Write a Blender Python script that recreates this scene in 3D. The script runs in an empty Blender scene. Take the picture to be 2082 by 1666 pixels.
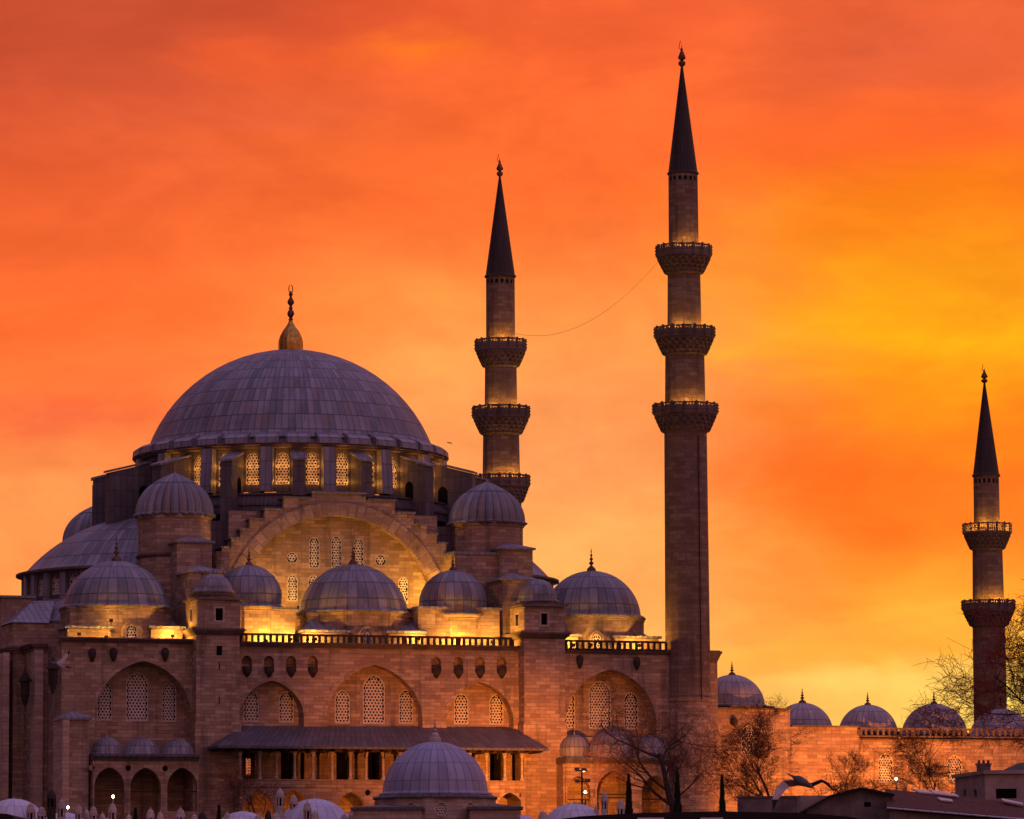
import bpy, math, random
from math import sin, cos, tan, atan, radians, pi, sqrt, atan2, hypot
from mathutils import Vector
from mathutils.geometry import tessellate_polygon

S = bpy.context.scene
COL = S.collection

# ------------------------------------------------------------------ camera
FPX, PW, PH, HOR = 9000.0, 2082.0, 1666.0, 1900.0     # focal length in photo pixels, photo size, horizon row
PITCH = atan((HOR - PH / 2) / FPX)
ROLL = radians(0.3)
CAM = Vector((0, 0, 18.0))
_r0, _u0 = Vector((1, 0, 0)), Vector((0, -sin(PITCH), cos(PITCH)))
FWD = Vector((0, cos(PITCH), sin(PITCH)))
RGT = _r0 * cos(ROLL) - _u0 * sin(ROLL)
UPV = _u0 * cos(ROLL) + _r0 * sin(ROLL)
cd = bpy.data.cameras.new('camera')
cam = bpy.data.objects.new('camera', cd)
COL.objects.link(cam)
from mathutils import Matrix
cam.matrix_world = Matrix(((RGT.x, UPV.x, -FWD.x, CAM.x), (RGT.y, UPV.y, -FWD.y, CAM.y),
                           (RGT.z, UPV.z, -FWD.z, CAM.z), (0, 0, 0, 1)))
cd.sensor_width = 36.0
cd.lens = 36.0 * FPX / PW
cd.clip_start = 1.0
cd.clip_end = 20000.0
S.camera = cam
S.view_settings.view_transform = 'Standard'
S.view_settings.look = 'None'
S.view_settings.exposure = 0.0
S.view_settings.gamma = 1.0

def lin(r, g, b):
    def f(c):
        c /= 255.0
        return c / 12.92 if c <= 0.04045 else ((c + 0.055) / 1.055) ** 2.4
    return (f(r), f(g), f(b), 1.0)

# ------------------------------------------------------------------ sky (world)
SUN_AZ, SUN_EL = radians(4.0), radians(1.2)
W = bpy.data.worlds.new('World')
S.world = W
W.use_nodes = True
nt = W.node_tree
nt.nodes.clear()

class NT:
    """small node helper"""
    def __init__(s, t): s.t = t
    def n(s, kind, **kw):
        nd = s.t.nodes.new(kind)
        for k, v in kw.items():
            setattr(nd, k, v)
        return nd
    def put(s, sock, v):
        if hasattr(v, 'links'):
            s.t.links.new(v, sock)
        else:
            sock.default_value = v
    def m(s, op, a, b=0.0, c=None, clamp=False):
        nd = s.n('ShaderNodeMath', operation=op, use_clamp=clamp)
        s.put(nd.inputs[0], a); s.put(nd.inputs[1], b)
        if c is not None: s.put(nd.inputs[2], c)
        return nd.outputs[0]
    def step(s, x, a, b):
        nd = s.n('ShaderNodeMapRange', interpolation_type='SMOOTHSTEP')
        s.put(nd.inputs['Value'], x)
        nd.inputs['From Min'].default_value = a; nd.inputs['From Max'].default_value = b
        return nd.outputs[0]
    def mix(s, fac, a, b, mode='MIX'):
        nd = s.n('ShaderNodeMix', data_type='RGBA', blend_type=mode)
        s.put(nd.inputs[0], fac); s.put(nd.inputs[6], a); s.put(nd.inputs[7], b)
        return nd.outputs[2]
    def noise(s, vec, scale, detail=3.0, rough=0.5, dist=0.0):
        nd = s.n('ShaderNodeTexNoise')
        if vec is not None: s.put(nd.inputs['Vector'], vec)
        nd.inputs['Scale'].default_value = scale; nd.inputs['Detail'].default_value = detail
        nd.inputs['Roughness'].default_value = rough; nd.inputs['Distortion'].default_value = dist
        return nd.outputs['Fac']
    def xyz(s, x, y, z=0.0):
        nd = s.n('ShaderNodeCombineXYZ')
        s.put(nd.inputs[0], x); s.put(nd.inputs[1], y); s.put(nd.inputs[2], z)
        return nd.outputs[0]
    def sep(s, v):
        nd = s.n('ShaderNodeSeparateXYZ'); s.put(nd.inputs[0], v)
        return nd.outputs
    def ramp(s, fac, stops, interp='EASE'):
        nd = s.n('ShaderNodeValToRGB')
        cr = nd.color_ramp; cr.interpolation = interp
        while len(cr.elements) < len(stops): cr.elements.new(0.5)
        for e, (p, c) in zip(cr.elements, stops):
            e.position = p; e.color = c
        s.put(nd.inputs[0], fac)
        return nd.outputs[0]

N = NT(nt)
tc = N.n('ShaderNodeTexCoord')
dx, dy, dz = N.sep(tc.outputs['Generated'])
az = N.m('ARCTAN2', dx, dy)
el = N.m('ARCSINE', dz)
# azimuth and elevation in units of the sunset glow (0..1 across the glow, 0 high .. 1 at the horizon haze)
gx = N.m('MULTIPLY_ADD', az, FPX / PW, 0.5)
gy = N.m('MULTIPLY_ADD', el, -FPX / PH, HOR / PH)
wv = N.xyz(N.m('MULTIPLY', gx, 1.6), N.m('MULTIPLY', gy, 4.2))
w1 = N.m('SUBTRACT', N.noise(wv, 1.5, 4.0, 0.55), 0.5)
w2 = N.m('SUBTRACT', N.noise(N.xyz(N.m('MULTIPLY_ADD', gx, 2.6, 7.3), N.m('MULTIPLY_ADD', gy, 5.0, 3.1)), 1.7, 5.0, 0.6), 0.5)
hx = N.m('MULTIPLY_ADD', w2, 0.22, gx)
hy = N.m('MULTIPLY_ADD', w1, 0.20, gy)
def rp(stops):
    return N.ramp(N.m('MULTIPLY_ADD', hy, 1 / 1.6, 0.4 / 1.6, clamp=True),
                  [((y / PH + 0.4) / 1.6, lin(*c)) for y, c in stops], 'LINEAR')
left = rp([(-300, (190, 72, 52)), (0, (200, 78, 48)), (180, (214, 86, 52)), (420, (236, 97, 47)), (640, (248, 107, 46)), (830, (248, 112, 56)), (1000, (255, 158, 86)), (1150, (255, 152, 84)), (1700, (255, 190, 90))])
mid = rp([(-300, (205, 78, 50)), (0, (235, 92, 48)), (150, (246, 102, 48)), (400, (252, 112, 46)), (620, (255, 142, 66)), (760, (255, 158, 84)), (950, (255, 164, 96)), (1200, (255, 172, 96)), (1700, (255, 205, 100))])
right = rp([(-300, (190, 76, 56)), (0, (226, 92, 50)), (150, (230, 94, 50)), (300, (252, 104, 38)), (440, (255, 132, 14)), (580, (255, 158, 16)), (690, (255, 178, 8)), (790, (255, 142, 16)), (930, (255, 118, 26)), (1080, (255, 122, 34)), (1230, (255, 150, 46)), (1340, (255, 182, 66)), (1430, (255, 214, 106)), (1700, (255, 216, 100))])
sky = N.mix(N.step(hx, 0.12, 0.46), left, mid)
sky = N.mix(N.step(hx, 0.58, 0.88), sky, right)
# cloud patches: (azimuth, height, half width, half height, colour, strength)
def blob(base, cx, cy, rx, ry, col, k, sharp=0.0):
    a = N.m('DIVIDE', N.m('SUBTRACT', hx, cx / PW), rx / PW)
    b = N.m('DIVIDE', N.m('SUBTRACT', hy, cy / PH), ry / PH)
    d = N.m('SQRT', N.m('ADD', N.m('MULTIPLY', a, a), N.m('MULTIPLY', b, b)))
    f = N.m('MULTIPLY', N.step(d, 1.0, sharp), k)
    return N.mix(f, base, lin(*col))
sky = blob(sky, 880, 95, 260, 75, (255, 122, 30), 0.8)
sky = blob(sky, 560, 120, 330, 80, (252, 100, 44), 0.5)
sky = blob(sky, 120, 855, 330, 70, (232, 92, 62), 0.55)
sky = blob(sky, 1830, 90, 460, 140, (212, 84, 52), 0.75)
sky = blob(sky, 60, 60, 420, 200, (205, 82, 50), 0.5)
sky = blob(sky, 470, 250, 420, 70, (218, 88, 54), 0.5)
sky = blob(sky, 1850, 620, 420, 150, (255, 176, 10), 0.6)
sky = blob(sky, 1560, 740, 330, 60, (255, 184, 40), 0.55)
sky = blob(sky, 1740, 1000, 430, 210, (255, 108, 24), 0.85)
sky = blob(sky, 1900, 1345, 200, 50, (255, 176, 60), 0.6)
sky = blob(sky, 1700, 1410, 260, 60, (255, 226, 116), 0.7)
# soft mottling of the cloud sheet
mot = N.noise(N.xyz(N.m('MULTIPLY', gx, 5.0), N.m('MULTIPLY', gy, 9.0), 2.0), 1.0, 5.0, 0.6, 0.4)
mot2 = N.noise(N.xyz(N.m('MULTIPLY', gx, 2.6), N.m('MULTIPLY', gy, 3.6), 5.0), 1.0, 6.0, 0.62, 0.6)
sky = N.mix(1.0, sky, N.mix(N.step(mot, 0.3, 0.72), (0.93, 0.86, 0.80, 1), (1.10, 1.10, 1.04, 1)), 'MULTIPLY')
sky = N.mix(1.0, sky, N.mix(N.step(mot2, 0.35, 0.65), (0.95, 0.86, 0.88, 1), (1.10, 1.12, 1.04, 1)), 'MULTIPLY')
# the rest of the dusk vault: rose opposite the sunset, violet overhead
ZEN, BACK = (0.38, 0.27, 0.55, 1), (0.55, 0.20, 0.165, 1)
vault = N.mix(N.step(dz, 0.18, 0.85), BACK, ZEN)
vault = N.mix(N.step(dx, -0.05, -0.9), vault, (0.085, 0.04, 0.06, 1))      # the vault is duller away to the left
front = N.m('MULTIPLY', N.step(dy, 0.35, 0.9), N.step(dz, 0.55, 0.235))
full = N.mix(front, vault, sky)
full = N.mix(N.step(dz, 0.0, -0.08), full, (0.045, 0.022, 0.022, 1))
bg = N.n('ShaderNodeBackground'); N.put(bg.inputs[0], full); bg.inputs[1].default_value = 1.0
st = N.n('ShaderNodeTexSky', sky_type='NISHITA', sun_disc=False)
st.sun_elevation = SUN_EL; st.sun_rotation = SUN_AZ
bg2 = N.n('ShaderNodeBackground'); N.put(bg2.inputs[0], st.outputs[0]); bg2.inputs[1].default_value = 0.004
ad = N.n('ShaderNodeAddShader'); nt.links.new(bg.outputs[0], ad.inputs[0]); nt.links.new(bg2.outputs[0], ad.inputs[1])
wo = N.n('ShaderNodeOutputWorld'); nt.links.new(ad.outputs[0], wo.inputs[0])

# ------------------------------------------------------------------ sun, just on the horizon behind the mosque
sl = bpy.data.lights.new('sun', 'SUN'); sl.energy = 2.0; sl.angle = radians(0.5); sl.color = (1.0, 0.42, 0.16)
sun = bpy.data.objects.new('sun', sl); COL.objects.link(sun)
sd = Vector((sin(SUN_AZ) * cos(SUN_EL), cos(SUN_AZ) * cos(SUN_EL), sin(SUN_EL)))
sun.rotation_euler = sd.to_track_quat('Z', 'Y').to_euler()
sun.location = (60, 900, 120)

# ------------------------------------------------------------------ frames: photo pixel -> point on a real plane
def ray(px, py): return FWD * FPX + RGT * (px - PW / 2) + UPV * (PH / 2 - py)
def atY(px, py, Y):
    d = ray(px, py)
    return CAM + d * ((Y - CAM.y) / d.y)
TH = radians(18.5)                       # the flank of the mosque is turned, its right end farther away
EU, EV = Vector((cos(TH), sin(TH), 0)), Vector((-sin(TH), cos(TH), 0))
_o = atY(591, 905, 425)
OX, OY, G = _o.x, _o.y, 25.3             # dome axis and ground level of the mosque terrace
ORG = Vector((OX, OY, G))
def M2W(u, v, z): return ORG + EU * u + EV * v + Vector((0, 0, z))
def on_v(px, py, v):                     # point on the plane v = const: (u, z)
    d = ray(px, py); t = (v - (CAM - ORG).dot(EV)) / d.dot(EV)
    p = CAM + d * t - ORG
    return p.dot(EU), p.z
def on_u(px, py, u):
    d = ray(px, py); t = (u - (CAM - ORG).dot(EU)) / d.dot(EU)
    p = CAM + d * t - ORG
    return p.dot(EV), p.z
def U(px, v, py=1400): return on_v(px, py, v)[0]
def Z(px, py, v): return on_v(px, py, v)[1]
def mpp(u, v): return ((M2W(u, v, 20) - CAM).dot(FWD)) / FPX

# ------------------------------------------------------------------ mesh building
class MB:
    def __init__(s, frame='M'):
        s.v = []; s.f = []; s.uv = []; s.mi = []; s.cur = 0; s.frame = frame
    def face(s, pts, uv=None):
        i = len(s.v); s.v += [tuple(p) for p in pts]
        s.f.append(tuple(range(i, i + len(pts)))); s.uv.append(uv); s.mi.append(s.cur)
    def box(s, x0, x1, y0, y1, z0, z1):
        p = [(x, y, z) for z in (z0, z1) for x, y in ((x0, y0), (x1, y0), (x1, y1), (x0, y1))]
        for q in ((0, 3, 2, 1), (4, 5, 6, 7), (0, 1, 5, 4), (1, 2, 6, 5), (2, 3, 7, 6), (3, 0, 4, 7)):
            s.face([p[i] for i in q])
    def frustum(s, x0, x1, y0, y1, z0, z1, e):          # box whose top is e wider all round (or narrower if e < 0)
        a = [(x0, y0, z0), (x1, y0, z0), (x1, y1, z0), (x0, y1, z0)]
        b = [(x0 - e, y0 - e, z1), (x1 + e, y0 - e, z1), (x1 + e, y1 + e, z1), (x0 - e, y1 + e, z1)]
        s.face(a[::-1]); s.face(b)
        for i in range(4):
            j = (i + 1) % 4
            s.face([a[i], a[j], b[j], b[i]])
    def pyramid(s, x0, x1, y0, y1, z0, z1, top=0.0):
        cx, cy = (x0 + x1) / 2, (y0 + y1) / 2
        b = [(x0, y0, z0), (x1, y0, z0), (x1, y1, z0), (x0, y1, z0)]
        for i in range(4):
            s.face([b[i], b[(i + 1) % 4], (cx, cy, z1)])
        s.face(b[::-1])
    def prism(s, poly, z0, z1):
        n = len(poly)
        s.face([(x, y, z1) for x, y in poly]); s.face([(x, y, z0) for x, y in poly][::-1])
        for i in range(n):
            (a, b), (c, d) = poly[i], poly[(i + 1) % n]
            s.face([(a, b, z0), (c, d, z0), (c, d, z1), (a, b, z1)])
    def plate(s, mp, outer, holes=(), depth=0.3, edge=0.0):
        loops = [outer] + list(holes)
        flat = [p for l in loops for p in l]
        for t in tessellate_polygon([[Vector((p[0], p[1], 0)) for p in l] for l in loops]):
            s.face([mp(flat[i][0], flat[i][1], 0) for i in t])
        for l in holes:
            for i in range(len(l)):
                a, b = l[i], l[(i + 1) % len(l)]
                s.face([mp(a[0], a[1], 0), mp(b[0], b[1], 0), mp(b[0], b[1], -depth), mp(a[0], a[1], -depth)])
        if edge:
            l = outer
            for i in range(len(l)):
                a, b = l[i], l[(i + 1) % len(l)]
                s.face([mp(a[0], a[1], 0), mp(b[0], b[1], 0), mp(b[0], b[1], -edge), mp(a[0], a[1], -edge)])
    def lathe(s, prof, cx, cy, n=32, a0=0.0, a1=2 * pi, pu=None, pr=None, flute=None, uvm=1.0):
        """prof: (r, z); uv in panels when pu / pr are given, else in metres"""
        L = [0.0]
        for (r, z), (r2, z2) in zip(prof, prof[1:]): L.append(L[-1] + hypot(r2 - r, z2 - z))
        R = max(r for r, z in prof)
        for i in range(n):
            t0, t1 = a0 + (a1 - a0) * i / n, a0 + (a1 - a0) * (i + 1) / n
            k0 = 1 + (flute[1] * abs(sin(flute[0] * t0 / 2)) if flute else 0)
            k1 = 1 + (flute[1] * abs(sin(flute[0] * t1 / 2)) if flute else 0)
            for j in range(len(prof) - 1):
                (r, z), (q, w) = prof[j], prof[j + 1]
                if pu: ua, ub = (t0 - a0) / (a1 - a0) * pu, (t1 - a0) / (a1 - a0) * pu
                else: ua, ub = t0 * R, t1 * R
                if pr: va, vb = L[j] / L[-1] * pr, L[j + 1] / L[-1] * pr
                else: va, vb = z, w
                P = [(cx + r * k0 * cos(t0), cy + r * k0 * sin(t0), z), (cx + r * k1 * cos(t1), cy + r * k1 * sin(t1), z),
                     (cx + q * k1 * cos(t1), cy + q * k1 * sin(t1), w), (cx + q * k0 * cos(t0), cy + q * k0 * sin(t0), w)]
                uv = [(ua, va), (ub, va), (ub, vb), (ua, vb)]
                if q < 1e-5: P, uv = P[:3], uv[:3]
                elif r < 1e-5: P, uv = [P[0]] + P[2:], [uv[0]] + uv[2:]
                s.face(P, uv)
    def tube(s, pts, rad, n=5, cap=True):
        rings = []
        for i, p in enumerate(pts):
            p = Vector(p)
            d = (Vector(pts[min(i + 1, len(pts) - 1)]) - Vector(pts[max(i - 1, 0)])).normalized()
            a = d.orthogonal().normalized() if abs(d.z) > 0.9 else d.cross(Vector((0, 0, 1))).normalized()
            b = d.cross(a)
            r = rad[i] if hasattr(rad, '__len__') else rad
            rings.append([p + (a * cos(2 * pi * k / n) + b * sin(2 * pi * k / n)) * r for k in range(n)])
        for A, B in zip(rings, rings[1:]):
            for k in range(n):
                l = (k + 1) % n
                s.face([A[k], A[l], B[l], B[k]])
        if cap:
            s.face(rings[0][::-1]); s.face(rings[-1])
    def build(s, name, mat, parent=None, smooth=None, root=None):
        base = Vector((0, 0, 0))
        o0 = root or parent
        p = parent
        while p is not None and p.type == 'MESH': p = p.parent
        if p is not None: base = p.location
        vs = []
        for q in s.v:
            w = M2W(*q) if s.frame == 'M' else Vector(q)
            vs.append(w - base)
        me = bpy.data.meshes.new(name)
        me.from_pydata(vs, [], s.f)
        uvl = me.uv_layers.new(name='UVMap')
        k = 0
        for pi_, f in enumerate(s.f):
            uv = s.uv[pi_]
            if uv is None:
                pts = [vs[i] for i in f]
                nrm = Vector((0, 0, 0))
                for i in range(len(pts)):
                    nrm += (pts[i] - pts[0]).cross(pts[(i + 1) % len(pts)] - pts[0])
                if nrm.length < 1e-9: nrm = Vector((0, 0, 1))
                nrm.normalize()
                if abs(nrm.z) > 0.97: t, b = EU, EV
                else:
                    t = Vector((-nrm.y, nrm.x, 0)).normalized(); b = nrm.cross(t)
                uv = [(q.dot(t), q.dot(b)) for q in pts]
            for c in uv:
                uvl.data[k].uv = c; k += 1
        for m_ in (mat if isinstance(mat, (list, tuple)) else [mat]): me.materials.append(m_)
        if isinstance(mat, (list, tuple)):
            for pl, q in zip(me.polygons, s.mi): pl.material_index = q
        me.validate()
        if smooth:
            import bmesh
            bm = bmesh.new(); bm.from_mesh(me)
            bmesh.ops.remove_doubles(bm, verts=bm.verts, dist=0.0008)
            bmesh.ops.recalc_face_normals(bm, faces=bm.faces)
            bm.to_mesh(me); bm.free()
            for pl in me.polygons: pl.use_smooth = True
            me.set_sharp_from_angle(angle=radians(smooth))
        o = bpy.data.objects.new(name, me)
        COL.objects.link(o)
        if parent is not None: o.parent = parent
        return o

def tag(o, label=None, cat=None, group=None, kind=None):
    for k, v in (('label', label), ('category', cat), ('group', group), ('kind', kind)):
        if v: o[k] = v
    return o
def thing(name, label, cat, loc, group=None):
    o = bpy.data.objects.new(name, None); COL.objects.link(o)
    o.location = loc; o.empty_display_size = 1.0
    return tag(o, label, cat, group)
def lamp(parent, pos, energy, col=(1.0, 0.47, 0.06), rad=0.12, aim=None, angle=100, blend=0.7):
    l = bpy.data.lights.new('lamp_light', 'SPOT' if aim is not None else 'POINT')
    l.energy = energy; l.color = col; l.shadow_soft_size = rad
    o = bpy.data.objects.new('lamp_light', l); COL.objects.link(o)
    b = parent.location if parent else Vector((0, 0, 0))
    o.parent = parent
    o.location = Vector(pos) - b
    if aim is not None:
        l.spot_size = radians(angle); l.spot_blend = blend
        o.rotation_euler = (Vector(pos) - Vector(aim)).to_track_quat('Z', 'Y').to_euler()
    return o

# ------------------------------------------------------------------ materials
def mat(name, rough=0.8, spec=0.3, metal=0.0):
    m = bpy.data.materials.new(name); m.use_nodes = True
    n = NT(m.node_tree)
    b = m.node_tree.nodes['Principled BSDF']
    b.inputs['Roughness'].default_value = rough; b.inputs['Metallic'].default_value = metal
    b.inputs['Specular IOR Level'].default_value = spec
    return m, n, b
def bump(n, b, h, strength=0.5, dist=0.05):
    bp = n.n('ShaderNodeBump'); bp.inputs['Strength'].default_value = strength; bp.inputs['Distance'].default_value = dist
    n.put(bp.inputs['Height'], h); n.put(b.inputs['Normal'], bp.outputs[0])

def stone(name, ca, cb, mortar, bw=0.95, rh=0.33, stain=0.5):
    m, n, b = mat(name, 0.9, 0.15)
    uv = n.n('ShaderNodeTexCoord')
    br = n.n('ShaderNodeTexBrick'); n.put(br.inputs['Vector'], uv.outputs['UV'])
    br.inputs['Scale'].default_value = 1.0; br.inputs['Brick Width'].default_value = bw; br.inputs['Row Height'].default_value = rh
    br.inputs['Mortar Size'].default_value = 0.014; br.inputs['Mortar Smooth'].default_value = 0.3; br.inputs['Bias'].default_value = 0.0
    br.inputs['Color1'].default_value = ca; br.inputs['Color2'].default_value = cb; br.inputs['Mortar'].default_value = mortar
    br.offset = 0.43; br.squash = 1.0
    ob = uv.outputs['Object']
    x, y, z = n.sep(ob)
    big = n.noise(ob, 0.10, 4.0, 0.6)
    streak = n.noise(n.xyz(n.m('MULTIPLY', x, 0.9), n.m('MULTIPLY', y, 0.9), n.m('MULTIPLY', z, 0.09)), 1.0, 5.0, 0.65)
    course = n.noise(n.xyz(n.m('MULTIPLY', x, 0.18), n.m('MULTIPLY', y, 0.18), n.m('MULTIPLY', z, 1.9)), 1.0, 4.0, 0.7)
    fine = n.noise(ob, 3.5, 4.0, 0.65)
    c = n.mix(n.m('MULTIPLY', n.step(course, 0.42, 0.66), 0.75), br.outputs['Color'], (ca[0] * 0.55, ca[1] * 0.5, ca[2] * 0.5, 1))
    c = n.mix(n.m('MULTIPLY', n.step(big, 0.48, 0.72), 0.35), c, (cb[0] * 0.75, cb[1] * 0.66, cb[2] * 0.62, 1))
    c = n.mix(n.m('MULTIPLY', n.step(streak, 0.50, 0.74), stain), c, (0.07, 0.055, 0.05, 1))
    c = n.mix(0.5, c, n.mix(fine, (0.25, 0.25, 0.25, 1), (0.75, 0.75, 0.75, 1)), 'OVERLAY')
    n.put(b.inputs['Base Color'], c)
    bump(n, b, n.m('ADD', n.m('MULTIPLY', br.outputs['Fac'], -0.6), n.m('MULTIPLY', fine, 0.5)), 0.6, 0.05)
    return m
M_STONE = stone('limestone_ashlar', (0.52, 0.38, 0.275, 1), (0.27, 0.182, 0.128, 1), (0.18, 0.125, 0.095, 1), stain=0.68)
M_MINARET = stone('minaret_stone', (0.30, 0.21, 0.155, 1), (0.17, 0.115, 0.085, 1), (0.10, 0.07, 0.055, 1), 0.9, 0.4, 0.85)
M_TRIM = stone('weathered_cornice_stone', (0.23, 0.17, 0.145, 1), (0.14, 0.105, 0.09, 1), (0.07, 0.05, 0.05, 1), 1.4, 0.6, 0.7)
M_DARK = stone('dark_stone', (0.07, 0.052, 0.048, 1), (0.045, 0.035, 0.033, 1), (0.02, 0.016, 0.016, 1), 1.0, 0.5, 0.5)  # dark weathered stone; the balustrade's silhouette shade is in this colour too
M_PALE = stone('pale_chimney_stone', (0.62, 0.53, 0.47, 1), (0.48, 0.40, 0.35, 1), (0.25, 0.2, 0.17, 1), 0.5, 0.28, 0.4)

def lead(name, c0, c1, c2, rough=0.5, su=1.0, sv=1.0, seam=0.05, hseam=0.03, spec=0.4, dirt=0.5):
    """lead sheets: raised rolls along u, laps along v, every sheet its own tone"""
    m, n, b = mat(name, rough, spec)
    uv = n.n('ShaderNodeTexCoord')
    x, y, _ = n.sep(uv.outputs['UV'])
    x = n.m('MULTIPLY', x, su); y = n.m('MULTIPLY', y, sv)
    fy = n.m('FRACT', y); iy = n.m('FLOOR', y)
    fx = n.m('FRACT', x); ix = n.m('FLOOR', x)
    wn = n.n('ShaderNodeTexWhiteNoise', noise_dimensions='2D'); n.put(wn.inputs['Vector'], n.xyz(ix, iy))
    wn2 = n.n('ShaderNodeTexWhiteNoise', noise_dimensions='2D'); n.put(wn2.inputs['Vector'], n.xyz(n.m('ADD', ix, 41.0), n.m('ADD', iy, 17.0)))
    c = n.mix(wn.outputs['Value'], c0, c1)
    c = n.mix(n.m('MULTIPLY', n.step(wn2.outputs['Value'], 0.72, 0.95), 0.6), c, c2)
    ob = uv.outputs['Object']
    ox, oy, oz = n.sep(ob)
    st_ = n.noise(n.xyz(n.m('MULTIPLY', x, 2.5), n.m('MULTIPLY', y, 0.5), 1.0), 1.3, 4.0, 0.65)
    bl = n.noise(ob, 0.35, 4.0, 0.6)
    c = n.mix(n.m('MULTIPLY', n.step(st_, 0.5, 0.8), dirt), c, (c0[0] * 0.42, c0[1] * 0.40, c0[2] * 0.40, 1))
    c = n.mix(n.m('MULTIPLY', n.step(bl, 0.48, 0.7), 0.40), c, (c1[0] * 1.2, c1[1] * 1.2, c1[2] * 1.25, 1))
    sv_ = n.noise(n.xyz(ox, oy, n.m('MULTIPLY', oz, 0.25)), 0.8, 5.0, 0.7)
    c = n.mix(n.m('MULTIPLY', n.step(sv_, 0.52, 0.72), 0.45 * dirt + 0.1), c, (c0[0] * 0.5, c0[1] * 0.46, c0[2] * 0.46, 1))
    ex = n.m('ABSOLUTE', n.m('SUBTRACT', fx, 0.5)); ey = n.m('ABSOLUTE', n.m('SUBTRACT', fy, 0.5))
    lx = n.step(ex, 0.5 - seam, 0.5); ly = n.step(ey, 0.5 - hseam, 0.5)
    ln = n.m('MAXIMUM', n.m('MULTIPLY', lx, 0.7), n.m('MULTIPLY', ly, 0.85))
    c = n.mix(ln, c, (c0[0] * 0.28, c0[1] * 0.26, c0[2] * 0.28, 1))
    n.put(b.inputs['Base Color'], c)
    n.put(b.inputs['Roughness'], n.m('MULTIPLY_ADD', bl, 0.25, rough - 0.1))
    h = n.m('ADD', n.m('MULTIPLY', n.step(ex, 0.5 - seam * 2.4, 0.5 - seam * 0.6), 1.0), n.m('MULTIPLY', fy, -0.5))
    bump(n, b, h, 0.55, 0.07)
    return m
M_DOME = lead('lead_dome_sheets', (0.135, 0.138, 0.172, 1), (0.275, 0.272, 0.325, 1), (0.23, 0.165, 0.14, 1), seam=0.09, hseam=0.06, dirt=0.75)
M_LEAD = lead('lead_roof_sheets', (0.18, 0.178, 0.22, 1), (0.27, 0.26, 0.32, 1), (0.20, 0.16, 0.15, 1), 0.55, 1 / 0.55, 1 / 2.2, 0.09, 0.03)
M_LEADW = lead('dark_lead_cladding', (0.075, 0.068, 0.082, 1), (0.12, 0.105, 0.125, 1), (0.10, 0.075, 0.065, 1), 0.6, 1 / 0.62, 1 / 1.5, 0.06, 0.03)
M_PALED = lead('pale_lead_sheets', (0.48, 0.50, 0.64, 1), (0.60, 0.61, 0.74, 1), (0.50, 0.43, 0.45, 1), 0.5, 1, 1, 0.04, 0.02, 0.4, 0.3)
M_DOMEC = lead('warm_lit_lead', (0.27, 0.24, 0.255, 1), (0.42, 0.37, 0.39, 1), (0.34, 0.24, 0.20, 1), seam=0.09, hseam=0.05, dirt=0.7)  # courtyard dome lead made paler and warmer: lamp glow put into the colour
M_STONEL = stone('pale_ashlar', (0.60, 0.45, 0.35, 1), (0.48, 0.35, 0.27, 1), (0.3, 0.21, 0.16, 1), 1.2, 0.36, 0.3)  # paler than the wall stone, for the corner strips
M_CONE = lead('spire_lead', (0.028, 0.019, 0.019, 1), (0.042, 0.028, 0.027, 1), (0.036, 0.024, 0.022, 1), 0.6, 1, 1, 0.08, 0.02)

def plain(name, c, rough=0.7, metal=0.0, var=0.25, scale=2.0, spec=0.3):
    m, n, b = mat(name, rough, spec, metal)
    t = n.n('ShaderNodeTexCoord')
    f = n.noise(t.outputs['Object'], scale, 5.0, 0.65)
    g = n.noise(t.outputs['Object'], scale * 7, 3.0, 0.6)
    k0, k1 = 1 - var * 1.6, 1 + var
    c2 = n.mix(n.step(f, 0.3, 0.7), (c[0] * k0, c[1] * k0, c[2] * k0, 1), (c[0] * k1, c[1] * k1, c[2] * k1, 1))
    n.put(b.inputs['Base Color'], c2)
    bump(n, b, g, 0.25, 0.02)
    return m
M_GRILLE = plain('white_plaster_lattice', (0.60, 0.54, 0.47), 0.8, 0, 0.08)
M_GLASS = plain('dark_window_glass', (0.012, 0.009, 0.010), 0.25, 0, 0.3, 1.0, 0.5)
M_VOID = plain('unlit_interior', (0.010, 0.008, 0.008), 0.95, 0, 0.3, 1.0, 0.0)
M_GOLD = plain('gilded_copper', (0.55, 0.32, 0.07), 0.38, 0.9, 0.25, 3.0)
M_BRONZE = plain('tarnished_copper', (0.16, 0.075, 0.05), 0.5, 0.5, 0.25, 3.0)
M_IRON = plain('dark_iron', (0.025, 0.022, 0.024), 0.6, 0.3, 0.2)
M_WOOD = plain('dark_eave_timber', (0.06, 0.035, 0.026), 0.8, 0, 0.3)
M_BARK = plain('dark_bark', (0.045, 0.026, 0.022), 0.95, 0, 0.3, 3.0)
M_TWIG = plain('reddish_twigs', (0.12, 0.035, 0.02), 0.95, 0, 0.3, 3.0)
M_TWIGR = plain('red_twigs', (0.24, 0.045, 0.02), 0.9, 0, 0.3, 3.0)
M_LEAFD = plain('cypress_foliage', (0.018, 0.024, 0.014), 0.9, 0, 0.4, 1.5)
M_PLASTER = plain('grey_render', (0.17, 0.14, 0.14), 0.9, 0, 0.3, 0.6)
M_CREAM = plain('cream_render', (0.36, 0.28, 0.25), 0.9, 0, 0.2, 0.5)
M_GREEN = plain('green_painted_roof', (0.05, 0.075, 0.06), 0.7, 0, 0.25)
M_FEATH = plain('white_feathers', (0.62, 0.56, 0.56), 0.8, 0, 0.1, 6.0)
M_FEATG = plain('grey_feathers', (0.13, 0.115, 0.13), 0.8, 0, 0.15, 6.0)
M_FEATK = plain('black_wing_tip_feathers', (0.012, 0.012, 0.014), 0.8, 0, 0.2, 6.0)
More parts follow.
